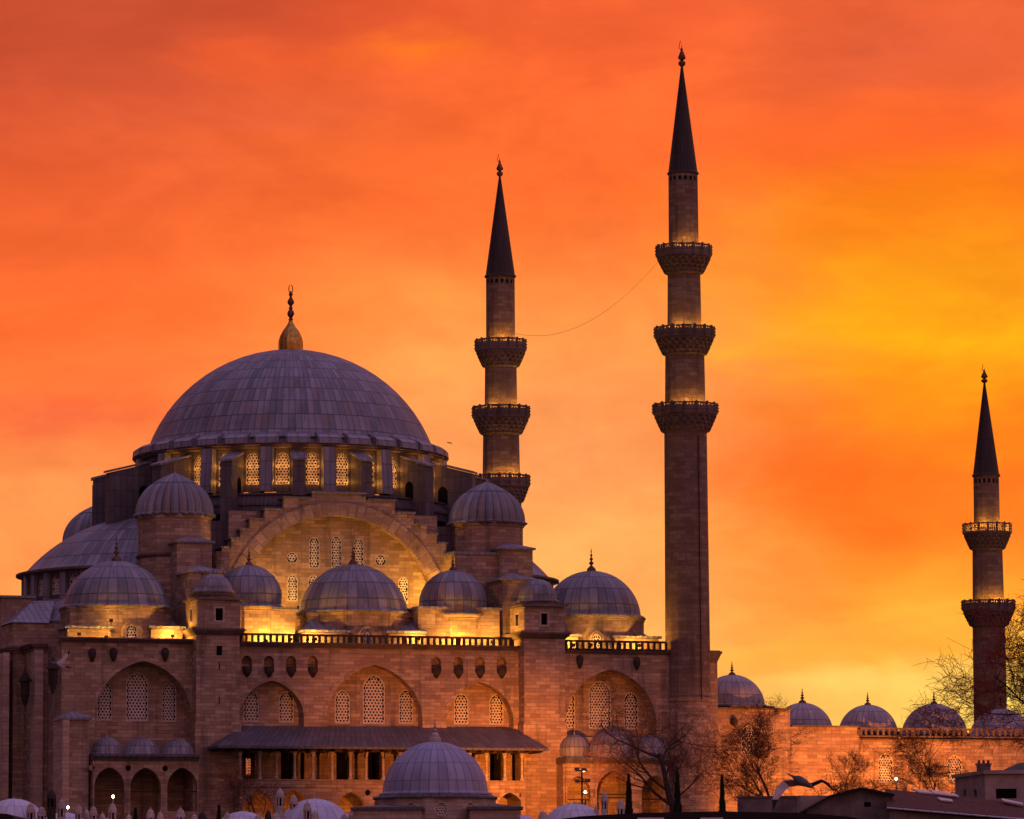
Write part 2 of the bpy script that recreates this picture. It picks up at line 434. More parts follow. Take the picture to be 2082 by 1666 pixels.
M_SKYL = plain('frosted_skylight', (0.62, 0.6, 0.6), 0.35, 0, 0.1, 2.0, 0.5)
M_TILE = lead('clay_tile_roof', (0.10, 0.045, 0.035, 1), (0.16, 0.065, 0.045, 1), (0.07, 0.045, 0.04, 1), 0.85, 1 / 0.25, 1 / 0.4, 0.12, 0.08, 0.2)
M_BLACKR = plain('black_bitumen_roof', (0.014, 0.012, 0.013), 0.8, 0, 0.3)
def glow(name, c, e):
    m, n, b = mat(name, 0.5)
    b.inputs['Base Color'].default_value = c
    b.inputs['Emission Color'].default_value = c; b.inputs['Emission Strength'].default_value = e
    return m
M_BULB = glow('lit_lamp_glass', (1.0, 0.72, 0.42, 1), 14.0)
M_WARM = glow('lit_amber_glass', (1.0, 0.24, 0.08, 1), 1.2)

# ------------------------------------------------------------------ ground: one sheet, the terrace hill rising from it
def gz(x, y):
    def ss(a, b, t):
        t = min(1, max(0, (t - a) / (b - a))); return t * t * (3 - 2 * t)
    k = ss(190, 318, y) * (1 - ss(560, 800, y)) * (1 - ss(190, 360, abs(x)))
    return k * (G - 0.05)
def build_ground():
    xs = [-6000, -3000, -1500, -800, -500] + [i * 20 for i in range(-20, 21)] + [500, 800, 1500, 3000, 6000]
    ys = [-3000, -1000, -300, 0, 100, 160] + [190 + i * 10 for i in range(65)] + [900, 1100, 1600, 3000, 6000, 9000]
    mb = MB('W')
    vs = [(x, y, gz(x, y)) for y in ys for x in xs]
    nx = len(xs); mb.v = vs
    for j in range(len(ys) - 1):
        for i in range(nx - 1):
            mb.f.append((j * nx + i, j * nx + i + 1, (j + 1) * nx + i + 1, (j + 1) * nx + i)); mb.uv.append(None)
    m, n, b = mat('dusty_ground', 0.95, 0.1)
    t = n.n('ShaderNodeTexCoord')
    f = n.noise(t.outputs['Object'], 0.05, 6.0, 0.65); f2 = n.noise(t.outputs['Object'], 0.9, 4.0, 0.6)
    n.put(b.inputs['Base Color'], n.mix(n.step(f, 0.4, 0.6), n.mix(f2, (0.10, 0.085, 0.07, 1), (0.17, 0.14, 0.12, 1)), (0.05, 0.06, 0.03, 1)))
    bump(n, b, f2, 0.4, 0.1)
    o = mb.build('ground', m, None, 60)
    o['kind'] = 'structure'
build_ground()

# ------------------------------------------------------------------ shared builders
def arch_loop(cx, z0, z1, w, k=0.22, n=8, rise=None):
    h = w / 2
    rise = rise or h * 1.12
    rise = min(rise, (z1 - z0) * 0.98)
    zs = z1 - rise
    P = [(cx - h, z0), (cx + h, z0)]
    arc = []
    for i in range(n + 1):
        t = pi / 2 * i / n
        arc.append((h * cos(t), zs + rise * (sin(t) * (1 - k) + k * (2 * t / pi))))
    P += [(cx + x, z) for x, z in arc]
    P += [(cx - x, z) for x, z in arc[:-1][::-1]]
    # drop duplicate spring points when the sill meets the spring
    out = []
    for p in P:
        if not out or hypot(p[0] - out[-1][0], p[1] - out[-1][1]) > 1e-4: out.append(p)
    return out
def ring_loop(cx, cz, r, n=20): return [(cx + r * cos(2 * pi * i / n), cz + r * sin(2 * pi * i / n)) for i in range(n)]
def rect_loop(x0, x1, z0, z1): return [(x0, z0), (x1, z0), (x1, z1), (x0, z1)]
def inside(p, poly):
    x, y = p; c = False; j = len(poly) - 1
    for i in range(len(poly)):
        (xi, yi), (xj, yj) = poly[i], poly[j]
        if (yi > y) != (yj > y) and x < (xj - xi) * (y - yi) / (yj - yi) + xi: c = not c
        j = i
    return c
def grille(root, mp, loop, pitch=0.30, band=0.10, name='window', pane=M_GLASS, gm=M_GRILLE, back=0.22):
    """plaster lattice with real round holes, a frame band, and the dark pane behind it"""
    mb = MB()
    x0, x1 = min(p[0] for p in loop), max(p[0] for p in loop)
    z0, z1 = min(p[1] for p in loop), max(p[1] for p in loop)
    cx, cz = (x0 + x1) / 2, (z0 + z1) / 2
    sx, sz = (x1 - x0 - 2 * band) / (x1 - x0), (z1 - z0 - 2 * band) / (z1 - z0)
    inn = [(cx + (a - cx) * sx, cz + (z - cz) * sz) for a, z in loop]
    n = len(loop)
    for i in range(n):
        j = (i + 1) % n
        mb.face([mp(*loop[i], 0.03), mp(*loop[j], 0.03), mp(*inn[j], 0.03), mp(*inn[i], 0.03)])
        mb.face([mp(*loop[i], 0.03), mp(*loop[j], 0.03), mp(*loop[j], -0.1), mp(*loop[i], -0.1)])
    R, r = pitch / sqrt(3), pitch * 0.315
    ang = [radians(30 + 60 * k) for k in range(6)]
    shr = [(cx + (a - cx) * (sx - 0.35 * pitch / (x1 - x0)), cz + (z - cz) * (sz - 0.35 * pitch / (z1 - z0))) for a, z in loop]
    ncol = max(2, round((x1 - x0 - 2 * band) / pitch)); p = (x1 - x0 - 2 * band) / ncol
    R, r = p / sqrt(3), p * 0.32
    rows = int((z1 - z0) / (p * 0.866)) + 2
    for j in range(rows):
        zz = z0 + band + p * 0.45 + j * p * 0.866
        for i in range(-1, ncol + 1):
            xx = x0 + band + p * (i + 0.5 + 0.5 * (j % 2))
            if not inside((xx, zz), shr): continue
            for k in range(6):
                a, b = ang[k], ang[(k + 1) % 6]
                o0, o1 = (xx + R * cos(a), zz + R * sin(a)), (xx + R * cos(b), zz + R * sin(b))
                i0, i1 = (xx + r * cos(a), zz + r * sin(a)), (xx + r * cos(b), zz + r * sin(b))
                mb.face([mp(*o0, 0), mp(*o1, 0), mp(*i1, 0), mp(*i0, 0)])
                mb.face([mp(*i0, 0), mp(*i1, 0), mp(*i1, -0.08), mp(*i0, -0.08)])
    w = mb.build(name, gm, root)
    pb = MB()
    pb.face([mp(a, z, -back) for a, z in loop])
    pb.build('pane', pane, w)
    return w
def vplane(v): return lambda a, z, d: (a, v - d, z)
def uplane(u): return lambda a, z, d: (u - d, a, z)
def opening(root, mp, loop, depth, name='opening', m=M_VOID):
    b = MB(); b.face([mp(a, z, -depth) for a, z in loop]); return b.build(name, m, root)

FIN = [(0.0, 0.0), (0.15, 0.0), (0.165, 0.05), (0.155, 0.12), (0.10, 0.19), (0.04, 0.25), (0.035, 0.28), (0.085, 0.33), (0.085, 0.37), (0.035, 0.42), (0.03, 0.46),
       (0.062, 0.50), (0.062, 0.535), (0.026, 0.58), (0.022, 0.63), (0.045, 0.66), (0.045, 0.685), (0.018, 0.72), (0.014, 0.82), (0.026, 0.85), (0.01, 0.89), (0.0, 1.0)]
def finial(parent, u, v, z0, z1, m=M_BRONZE, frame='M', k=1.0):
    mb = MB(frame); h = z1 - z0
    mb.lathe([(r * h * k, z0 - 0.05 + z * h) for r, z in FIN], u, v, 12)
    return mb.build('finial', m, parent, 50)
def dome(root, px, yb, yt, hw, v, panels=28, rows=4, tip=None, skirt=0.28, flute=None, point=0.0, m=None, name='dome', segs=None, fm=M_BRONZE, a0=0, a1=2 * pi, under=0.25, fk=1.0):
    """a lead dome measured in the photo: base row yb, crown row yt, half width hw"""
    u = U(px, v, yb); k = mpp(u, v); a = hw * k
    z0, z1 = Z(px, yb, v - a * 0.93), Z(px, yt, v)
    return dome_at(root, u, v, a, z0, z1, panels, rows, Z(px, tip, v) if tip else None, skirt, flute, point, m, name, segs, fm, a0, a1, under, fk)
def dome_at(root, u, v, a, z0, z1, panels=28, rows=4, ztip=None, skirt=0.28, flute=None, point=0.0, m=None, name='dome', segs=None, fm=M_BRONZE, a0=0, a1=2 * pi, under=0.25, fk=1.0, frame='M'):
    h = z1 - z0 - skirt * 0.5
    Rs = (a * a + h * h) / (2 * h)
    th = math.asin(min(1, a / Rs)) if h <= a else pi - math.asin(a / Rs)
    cap = []
    n = 14
    for i in range(n + 1):
        t = th * (1 - i / n)
        r = Rs * sin(t); z = z0 + skirt * 0.5 + h - Rs * (1 - cos(t))
        if point: z += point * max(0.0, 1 - r / a) ** 3
        cap.append((max(r, 0.0), z))
    cap[-1] = (0.0, cap[-1][1])
    prof = [(a + skirt * 0.2, z0 - under), (a + skirt, z0 - 0.10), (a + skirt, z0), (a + skirt * 0.35, z0 + skirt * 0.3)] + cap
    mb = MB(frame)
    segs = segs or (flute[0] * 6 if flute else max(36, panels))
    mb.lathe(prof, u, v, segs, a0, a1, pu=panels, pr=rows + 0.6, flute=flute)
    d = mb.build(name, m or M_DOME, root, 38)
    if ztip: finial(d, u, v, z1 - 0.05 + point, ztip, fm, frame, fk)
    return d
def drum(root, u, v, R, z0, z1, n=8, m=None, name='drum', rot=0.0, cornice=0.18, frame='M'):
    mb = MB(frame)
    c = cornice
    mb.lathe([(R, z0), (R, z1 - 0.42), (R + c * 0.5, z1 - 0.36), (R + c * 0.5, z1 - 0.22), (R + c, z1 - 0.12), (R + c, z1), (0.0, z1)], u, v, n, rot, rot + 2 * pi)
    return mb.build(name, m or M_STONE, root, 20)

# ------------------------------------------------------------------ the mosque
mosque = thing('mosque', 'great stone mosque with one huge lead dome, half domes and many small cupolas', 'mosque', M2W(0, 0, 0))
VF, VT, VD = -28.0, -16.5, -21.0                 # flank wall, tympanum wall, row of aisle domes
vf = vplane(VF)
def UF(px, py=1400): return U(px, VF, py)
def ZF(px, py): return Z(px, py, VF)
uA = UF(127); uB = UF(1457, 1400)
zroof = ZF(768, 1318)
z_wing = ZF(260, 1302)

def body():
    mb = MB()
    # flank: everything behind the outer wall skin
    mb.box(uA, uB, VF + 2.4, 27.5, 0, zroof - 0.05)
    mb.build('building_core', M_STONE, mosque)
    # qibla side steps back in plan with flat buttresses
    mb = MB()
    for px, w, v0 in ((71, 1.0, -22.0), (5, 1.1, -13.0)):
        u0 = U(px, v0)
        mb.box(u0, uA + 0.5, v0, 27.0, 0, z_wing - 0.6)
    mb.build('side_wall', M_STONE, mosque)
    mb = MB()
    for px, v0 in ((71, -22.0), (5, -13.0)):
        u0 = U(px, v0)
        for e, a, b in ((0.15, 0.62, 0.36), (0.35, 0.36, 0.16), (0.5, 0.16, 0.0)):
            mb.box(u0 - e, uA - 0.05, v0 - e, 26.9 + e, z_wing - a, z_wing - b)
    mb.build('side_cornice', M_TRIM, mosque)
body()

def flank_panel(x0, x1, ytop, recesses, wins, extra=(), depth=1.0, name='flank_wall', v=VF):
    """outer skin with blind arches; behind it the recessed skin with the window openings"""
    mp = vplane(v)
    a, b = U(x0, v), U(x1, v)
    zt = Z((x0 + x1) / 2, ytop, v)
    holes = [arch_loop((U(l, v) + U(r, v)) / 2, Z((l + r) / 2, yb, v), Z((l + r) / 2, yc, v), U(r, v) - U(l, v), 0.28, 12, rise) for l, r, yc, yb, rise in recesses]
    mb = MB()
    mb.plate(mp, rect_loop(a, b, 0, zt), holes + list(extra), depth, 2.45)
    wall = mb.build(name, M_STONE, mosque)
    # dark hood line round every arch
    for h in holes[:len(recesses)]:
        mb = MB()
        cx = sum(p[0] for p in h) / len(h)
        pts = [p for p in h[2:]]
        for (p, q) in zip(pts, pts[1:]):
            mb.face([mp(p[0], p[1], 0.03), mp(q[0], q[1], 0.03), mp(cx + (q[0] - cx) * 1.07, q[1] + 0.28, 0.03), mp(cx + (p[0] - cx) * 1.07, p[1] + 0.28, 0.03)])
        mb.build('arch_moulding', M_STONE, mosque)
    v2 = v + depth
    mp2 = vplane(v2)
    loops = [arch_loop((U(l, v2) + U(r, v2)) / 2, Z(l, yb, v2), Z(l, yt, v2), U(r, v2) - U(l, v2), 0.3, 7) for l, r, yt, yb in wins]
    mb = MB()
    mb.plate(mp2, rect_loop(a + 0.1, b - 0.1, 0.1, zt - 0.1), loops, 0.35)
    mb.build('recessed_wall', M_STONE, mosque)
    for lp in loops:
        grille(mosque, vplane(v2 + 0.12), lp, 0.30)
    return wall

# --- middle of the flank, between the two stair towers
niches = [502, 547, 592, 636, 887, 932, 976, 1020]
nl = []
for i, px in enumerate(niches):
    u = UF(px, 1350); zt = ZF(px, 1333 + (px - 502) * 0.006); zb = ZF(px, 1366 + (px - 502) * 0.006)
    nl.append(arch_loop(u, zb, zt, 0.95, 0.3, 6))
gal = []                                           # gallery doors and windows behind the loggia
for l, r in ((496, 522), (571, 597), (611, 619), (684, 711), (748, 776), (925, 950), (996, 1024), (1041, 1063)):
    gal.append(rect_loop(UF(l, 1560), UF(r, 1560), ZF(l, 1592), ZF(l, 1530)))
flank_panel(452, 1100, 1316,
            [(487, 618, 1384, 1479, None), (664, 859, 1352, 1482, None), (908, 1044, 1387, 1484, None)],
            [(495, 527, 1404, 1468), (567, 598, 1405, 1469), (681, 712, 1403, 1471), (738, 783, 1372, 1472), (811, 840, 1402, 1472), (923, 953, 1409, 1473), (995, 1024, 1411, 1474)],
            nl + gal, 1.35)
for i, g in enumerate(gal):
    if i == 0:
        w_ = (g[1][0] - g[0][0]) / 3
        grille(mosque, vplane(VF + 0.5), rect_loop(g[0][0] + w_, g[1][0] - w_, g[0][1] + 0.7, g[2][1] - 0.5), 0.26, 0.05, 'lit_window', M_WARM, M_VOID)
    opening(mosque, vf, g, 0.8, 'gallery_opening')
for i, lp in enumerate(nl):
    n_ = MB()
    cx = sum(p[0] for p in lp[:2]) / 2; zb = lp[0][1]
    # bracketed bowl under each dovecote niche
    n_.lathe([(0.0, zb - 0.52), (0.12, zb - 0.46), (0.26, zb - 0.26), (0.38, zb - 0.02), (0.45, zb + 0.34), (0.45, zb + 0.44), (0.37, zb + 0.44), (0.32, zb + 0.15), (0.0, zb + 0.1)], cx, VF, 14, pi, 2 * pi)
    n_.build('niche_bowl', M_DARK, mosque, 40)
    opening(mosque, vf, lp, 0.75, 'niche', M_STONE)

# cornice and pierced balustrade along the flank
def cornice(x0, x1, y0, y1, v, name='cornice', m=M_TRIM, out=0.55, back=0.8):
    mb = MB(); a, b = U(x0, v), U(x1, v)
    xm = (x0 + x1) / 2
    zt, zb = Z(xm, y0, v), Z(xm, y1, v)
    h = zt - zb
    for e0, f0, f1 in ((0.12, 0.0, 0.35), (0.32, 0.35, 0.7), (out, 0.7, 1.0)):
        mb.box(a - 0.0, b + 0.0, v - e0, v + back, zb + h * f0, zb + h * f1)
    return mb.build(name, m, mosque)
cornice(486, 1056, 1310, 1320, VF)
def balustrade(root, x0, x1, yt, yb, v, nslot, name='balustrade', m=M_DARK):
    mb = MB(); a, b = U(x0, v, yt), U(x1, v, yt); xm = (x0 + x1) / 2
    zt, zb = Z(xm, yt, v), Z(xm, yb, v); h = zt - zb
    mb.box(a, b, v - 0.16, v + 0.16, zt - h * 0.2, zt)
    mb.box(a, b, v - 0.18, v + 0.18, zb, zb + h * 0.16)
    s_ = (b - a) / nslot
    for i in range(nslot + 1):
        c = a + s_ * i; w = 0.20 if i % 9 in (0,) else 0.10
        mb.box(c - w, c + w, v - 0.12, v + 0.12, zb + h * 0.16, zt - h * 0.2)
    return mb.build(name, m, root)
balustrade(mosque, 488, 1040, 1292, 1312, VF - 0.25, 45)
balustrade(mosque, 1149, 1354, 1303, 1323, VF - 0.25, 17)

# --- wings with the deep blind arches
flank_panel(125, 405, 1306, [(193, 390, 1344, 1500, None)], [(197, 229, 1386, 1465), (256, 302, 1366, 1466), (329, 359, 1387, 1468)], (), 1.95, 'left_wing_wall')
flank_panel(1095, 1459, 1322, [(1150, 1334, 1361, 1500, None)], [(1146, 1170, 1407, 1481), (1197, 1243, 1384, 1482), (1268, 1298, 1407, 1483)], (), 1.95, 'right_wing_wall')
cornice(122, 398, 1298, 1308, VF, out=0.6)
cornice(1146, 1462, 1321, 1331, VF, out=0.4)
mb = MB()                                           # flared cornice end at the courtyard corner
mb.frustum(uB - 0.6, uB - 0.02, VF + 0.05, VF + 6, ZF(1457, 1352), ZF(1457, 1330), 0.4)
mb.box(uB - 1.0, uB + 0.45, VF - 0.4, VF + 6.4, ZF(1457, 1330), ZF(1457, 1325))
mb.build('corner_cornice', M_TRIM, mosque)
# round lamp-like rain spouts high on the wings
for px, py in ((187, 1332), (230, 1331), (335, 1331), (1178, 1346), (1294, 1349)):
    mb = MB(); c = on_v(px, py, VF)
    mb.lathe([(0.0, c[1] - 0.65), (0.14, c[1] - 0.55), (0.30, c[1] - 0.15), (0.36, c[1] + 0.2), (0.28, c[1] + 0.5), (0.0, c[1] + 0.62)], c[0], VF - 0.12, 10)
    mb.build('waterspout', M_DARK, mosque, 40)

# --- porticoes with three small domes in front of each wing
def portico(x0, x1, ycor0, ycor1, arches, domes_, roundels, base_y, v=-32.2, name='portico'):
    mp = vplane(v)
    a, b = U(x0, v, 1600), U(x1, v, 1600)
    zt = Z((x0 + x1) / 2, ycor1, v)
    holes = [arch_loop((U(l, v) + U(r, v)) / 2, Z(l, yb, v), Z(l, yc, v), U(r, v) - U(l, v), 0.25, 9, (U(r, v) - U(l, v)) * 0.62) for l, r, yc, yb in arches]
    holes += [ring_loop(*on_v(px, py, v), rr * 0.0437, 12) for px, py, rr in roundels]
    mb = MB(); mb.plate(mp, rect_loop(a, b, 0, zt), holes, 0.65)
    mb.plate(vplane(v + 0.65), rect_loop(a, b, 0, zt), holes, 0.0)
    mb.box(a, a + 0.3, v + 0.66, VF - 0.01, 0, zt - 0.02); mb.box(b - 0.3, b, v + 0.66, VF - 0.01, 0, zt - 0.02)
    w = mb.build(name, M_STONE, mosque)
    for px, py, rr in roundels:
        c = on_v(px, py, v); opening(mosque, mp, ring_loop(c[0], c[1], rr * 0.0437, 12), 0.5, 'roundel')
    mb = MB()
    zc = Z((x0 + x1) / 2, ycor0, v); h = zc - zt
    for e0, f0, f1 in ((0.15, 0.0, 0.3), (0.3, 0.3, 0.62), (0.55, 0.62, 1.0)):
        mb.box(a - 0.05, b + 0.05, v - e0, VF - 0.03, zt + h * f0, zt + h * f1)
    mb.build('portico_cornice', M_LEADW, mosque)
    for px, yb, yt, hw, tip in domes_:
        dome(mosque, px, yb, yt, hw, -30.0, 20, 2, tip, 0.12, m=M_DOME, name='portico_dome', fm=M_PALE, fk=0.7)
    # tie irons and slim columns at the arch springs
    for l, r, yc, yb in arches:
        mb = MB(); z = Z(l, yc + 48, v)
        mb.box(U(l, v), U(r, v), v + 0.28, v + 0.36, z - 0.05, z + 0.05)
        mb.build('tie_iron', M_IRON, mosque)
    return w
portico(188, 403, 1534, 1547, [(193, 254, 1560, 1666), (266, 328, 1561, 1666), (341, 402, 1561, 1650)],
        [(217, 1531, 1498, 31, 1480), (288, 1532, 1499, 37, 1487), (361, 1532, 1502, 33, None)],
        [(187, 1562, 6), (261, 1562, 6), (336, 1563, 6)], 1666)
portico(1150, 1360, 1541, 1553, [(1152, 1199, 1578, 1666), (1212, 1280, 1567, 1666), (1303, 1357, 1577, 1666)],
        [(1168, 1538, 1494, 28, 1480), (1240, 1539, 1486, 44, 1477), (1318, 1540, 1496, 34, 1487)], [], 1666)
# pier block at the left end of the left portico
mb = MB(); v = -31.5; a, b = U(131, v), U(188, v)
mb.box(a, b - 0.3, v, VF - 0.01, 0, Z(160, 1460, v)); mb.build('buttress_block', M_STONE, mosque)
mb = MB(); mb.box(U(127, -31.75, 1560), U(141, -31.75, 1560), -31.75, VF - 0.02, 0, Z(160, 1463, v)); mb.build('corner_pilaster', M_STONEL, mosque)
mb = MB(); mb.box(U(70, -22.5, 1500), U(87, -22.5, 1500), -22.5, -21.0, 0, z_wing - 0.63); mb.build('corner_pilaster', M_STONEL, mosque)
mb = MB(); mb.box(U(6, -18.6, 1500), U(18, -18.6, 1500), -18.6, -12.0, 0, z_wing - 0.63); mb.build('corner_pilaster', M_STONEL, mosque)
mb = MB(); mb.pyramid(a - 0.25, b - 0.05, v - 0.3, VF - 0.02, Z(160, 1459, v), Z(160, 1443, v)); mb.box(a - 0.25, b - 0.05, v - 0.3, VF - 0.02, Z(160, 1459, v) - 0.2, Z(160, 1459, v) - 0.004)
mb.build('buttress_cap', M_LEAD, mosque)
# little pointed wall turrets on the receding side
for px, v0, y0, y1 in ((52, -22.25, 1352, 1404), (109, -28.25, 1330, 1378)):
    u0 = U(px, v0, y0); za, zb2 = Z(px, y0, v0), Z(px, y1, v0)
    mb = MB(); h = za - zb2
    mb.lathe([(0.0, zb2 - 1.5), (0.14, zb2 - 1.3), (0.30, zb2 - 0.75), (0.40, zb2 - 0.45), (0.42, zb2 + h * 0.34), (0.66, zb2 + h * 0.36), (0.62, zb2 + h * 0.42), (0.30, zb2 + h * 0.6), (0.13, zb2 + h * 0.78), (0.05, zb2 + h * 0.86), (0.0, za)], u0, v0 + 0.15, 8)
    mb.build('wall_turret', M_DARK, mosque, 25)

# --- stair towers
def tower(xl, xr, xs, ycor, ytop, ybase_dome, ydome_top, tip, hwd, win, win2, vfr=-29.6, dep=4.6):
    k = mpp(0, vfr)
    a, b = U(xl, vfr), U(xr, vfr)
    zc0, zc1 = Z(xl, ycor + 14, vfr), Z(xl, ycor, vfr)
    mp = vplane(vfr)
    w2 = rect_loop(U(win2[0], vfr), U(win2[1], vfr), Z(xl, win2[3], vfr), Z(xl, win2[2], vfr))
    slits = [rect_loop(U((win2[0] + win2[1]) / 2, vfr) - 0.06, U((win2[0] + win2[1]) / 2, vfr) + 0.06, Z(xl, y + 16, vfr), Z(xl, y, vfr)) for y in (win2[3] + 14, win2[3] + 84)]
    mb = MB()
    mb.plate(mp, rect_loop(a, b, 0, zc0), [w2] + slits, 0.4)
    for (p, q) in (((a, vfr), (a, vfr + dep)), ((b, vfr + dep), (b, vfr))):
        mb.face([(p[0], p[1], 0), (q[0], q[1], 0), (q[0], q[1], zc0), (p[0], p[1], zc0)])
    # slightly stepped foot
    mb.box(a - 0.12, b + 0.12, vfr - 0.12, vfr + dep, 0, Z(xl, 1470, vfr))
    mb.build('stair_tower', M_STONE, mosque)
    for s_ in [w2] + slits: opening(mosque, mp, s_, 0.35, 'tower_opening')
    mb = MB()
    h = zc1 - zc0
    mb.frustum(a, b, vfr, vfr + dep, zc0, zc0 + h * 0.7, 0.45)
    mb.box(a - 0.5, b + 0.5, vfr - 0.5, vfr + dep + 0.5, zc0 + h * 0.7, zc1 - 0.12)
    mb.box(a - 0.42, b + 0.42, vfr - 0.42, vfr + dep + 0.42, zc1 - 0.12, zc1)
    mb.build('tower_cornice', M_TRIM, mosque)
    # upper room
    zt = Z(xl, ytop, vfr + 0.2)
    a2, b2, f = a + 0.12, b + 0.12, vfr + 0.2
    mp2 = vplane(f)
    w1 = rect_loop(U(win[0], f), U(win[1], f), Z(xl, win[3], f), Z(xl, win[2], f))
    mb = MB(); mb.plate(mp2, rect_loop(a2, b2, zc1, zt), [w1], 0.35)
    d2 = dep - 0.5
    sw = rect_loop(f + d2 * 0.42, f + d2 * 0.60, w1[0][1], w1[2][1])
    mb.plate(uplane(a2), rect_loop(f, f + d2, zc1, zt), [sw], 0.35)
    mb.face([(b2, f, zc1), (b2, f + d2, zc1), (b2, f + d2, zt), (b2, f, zt)])
    mb.face([(a2, f + d2, zc1), (b2, f + d2, zc1), (b2, f + d2, zt), (a2, f + d2, zt)])
    mb.build('tower_room', M_STONE, mosque)
    opening(mosque, mp2, w1, 0.3, 'tower_opening'); opening(mosque, uplane(a2), sw, 0.3, 'tower_opening')
    for mpx, ww in ((mp2, w1), (uplane(a2), sw)):          # pale surrounds of the two openings
        mb = MB()
        x0, x1, z0, z1 = ww[0][0], ww[1][0], ww[0][1], ww[2][1]
        t = 0.16
        mb.plate(lambda p, q, d, mpx=mpx: mpx(p, q, d + 0.03), rect_loop(x0 - t, x1 + t, z0 - t, z1 + t), [ww], 0.1, 0.03)
        mb.build('window_surround', M_PALE, mosque)
    mb = MB()
    mb.box(a2 - 0.28, b2 + 0.28, f - 0.28, f + d2 + 0.28, zt, zt + 0.22)
    mb.build('room_cornice', M_TRIM, mosque)
    uc, vc = (a2 + b2) / 2, f + d2 / 2
    zb_ = zt + 0.22
    R = hwd * k
    z0 = Z((xl + xr) / 2, ybase_dome, vc - R * 0.5)
    drum(mosque, uc, vc, R * 0.96, zb_, z0 - 0.05, 8, M_TRIM, 'cupola_drum', pi / 8, 0.16)
    dome_at(mosque, uc, vc, R * 0.90, z0, Z((xl + xr) / 2, ydome_top, vc), 24, 3, Z((xl + xr) / 2, tip, vc), 0.22, name='tower_cupola', fm=M_IRON, fk=0.55)
tower(399, 487, 385, 1277, 1219, 1202, 1167, 1142, 44, (438, 453, 1236, 1261), (440, 452, 1313, 1332))
tower(1066, 1149, 1050, 1285, 1233, 1221, 1178, 1160, 44, (1101, 1114, 1247, 1270), (1103, 1112, 1700, 1705))

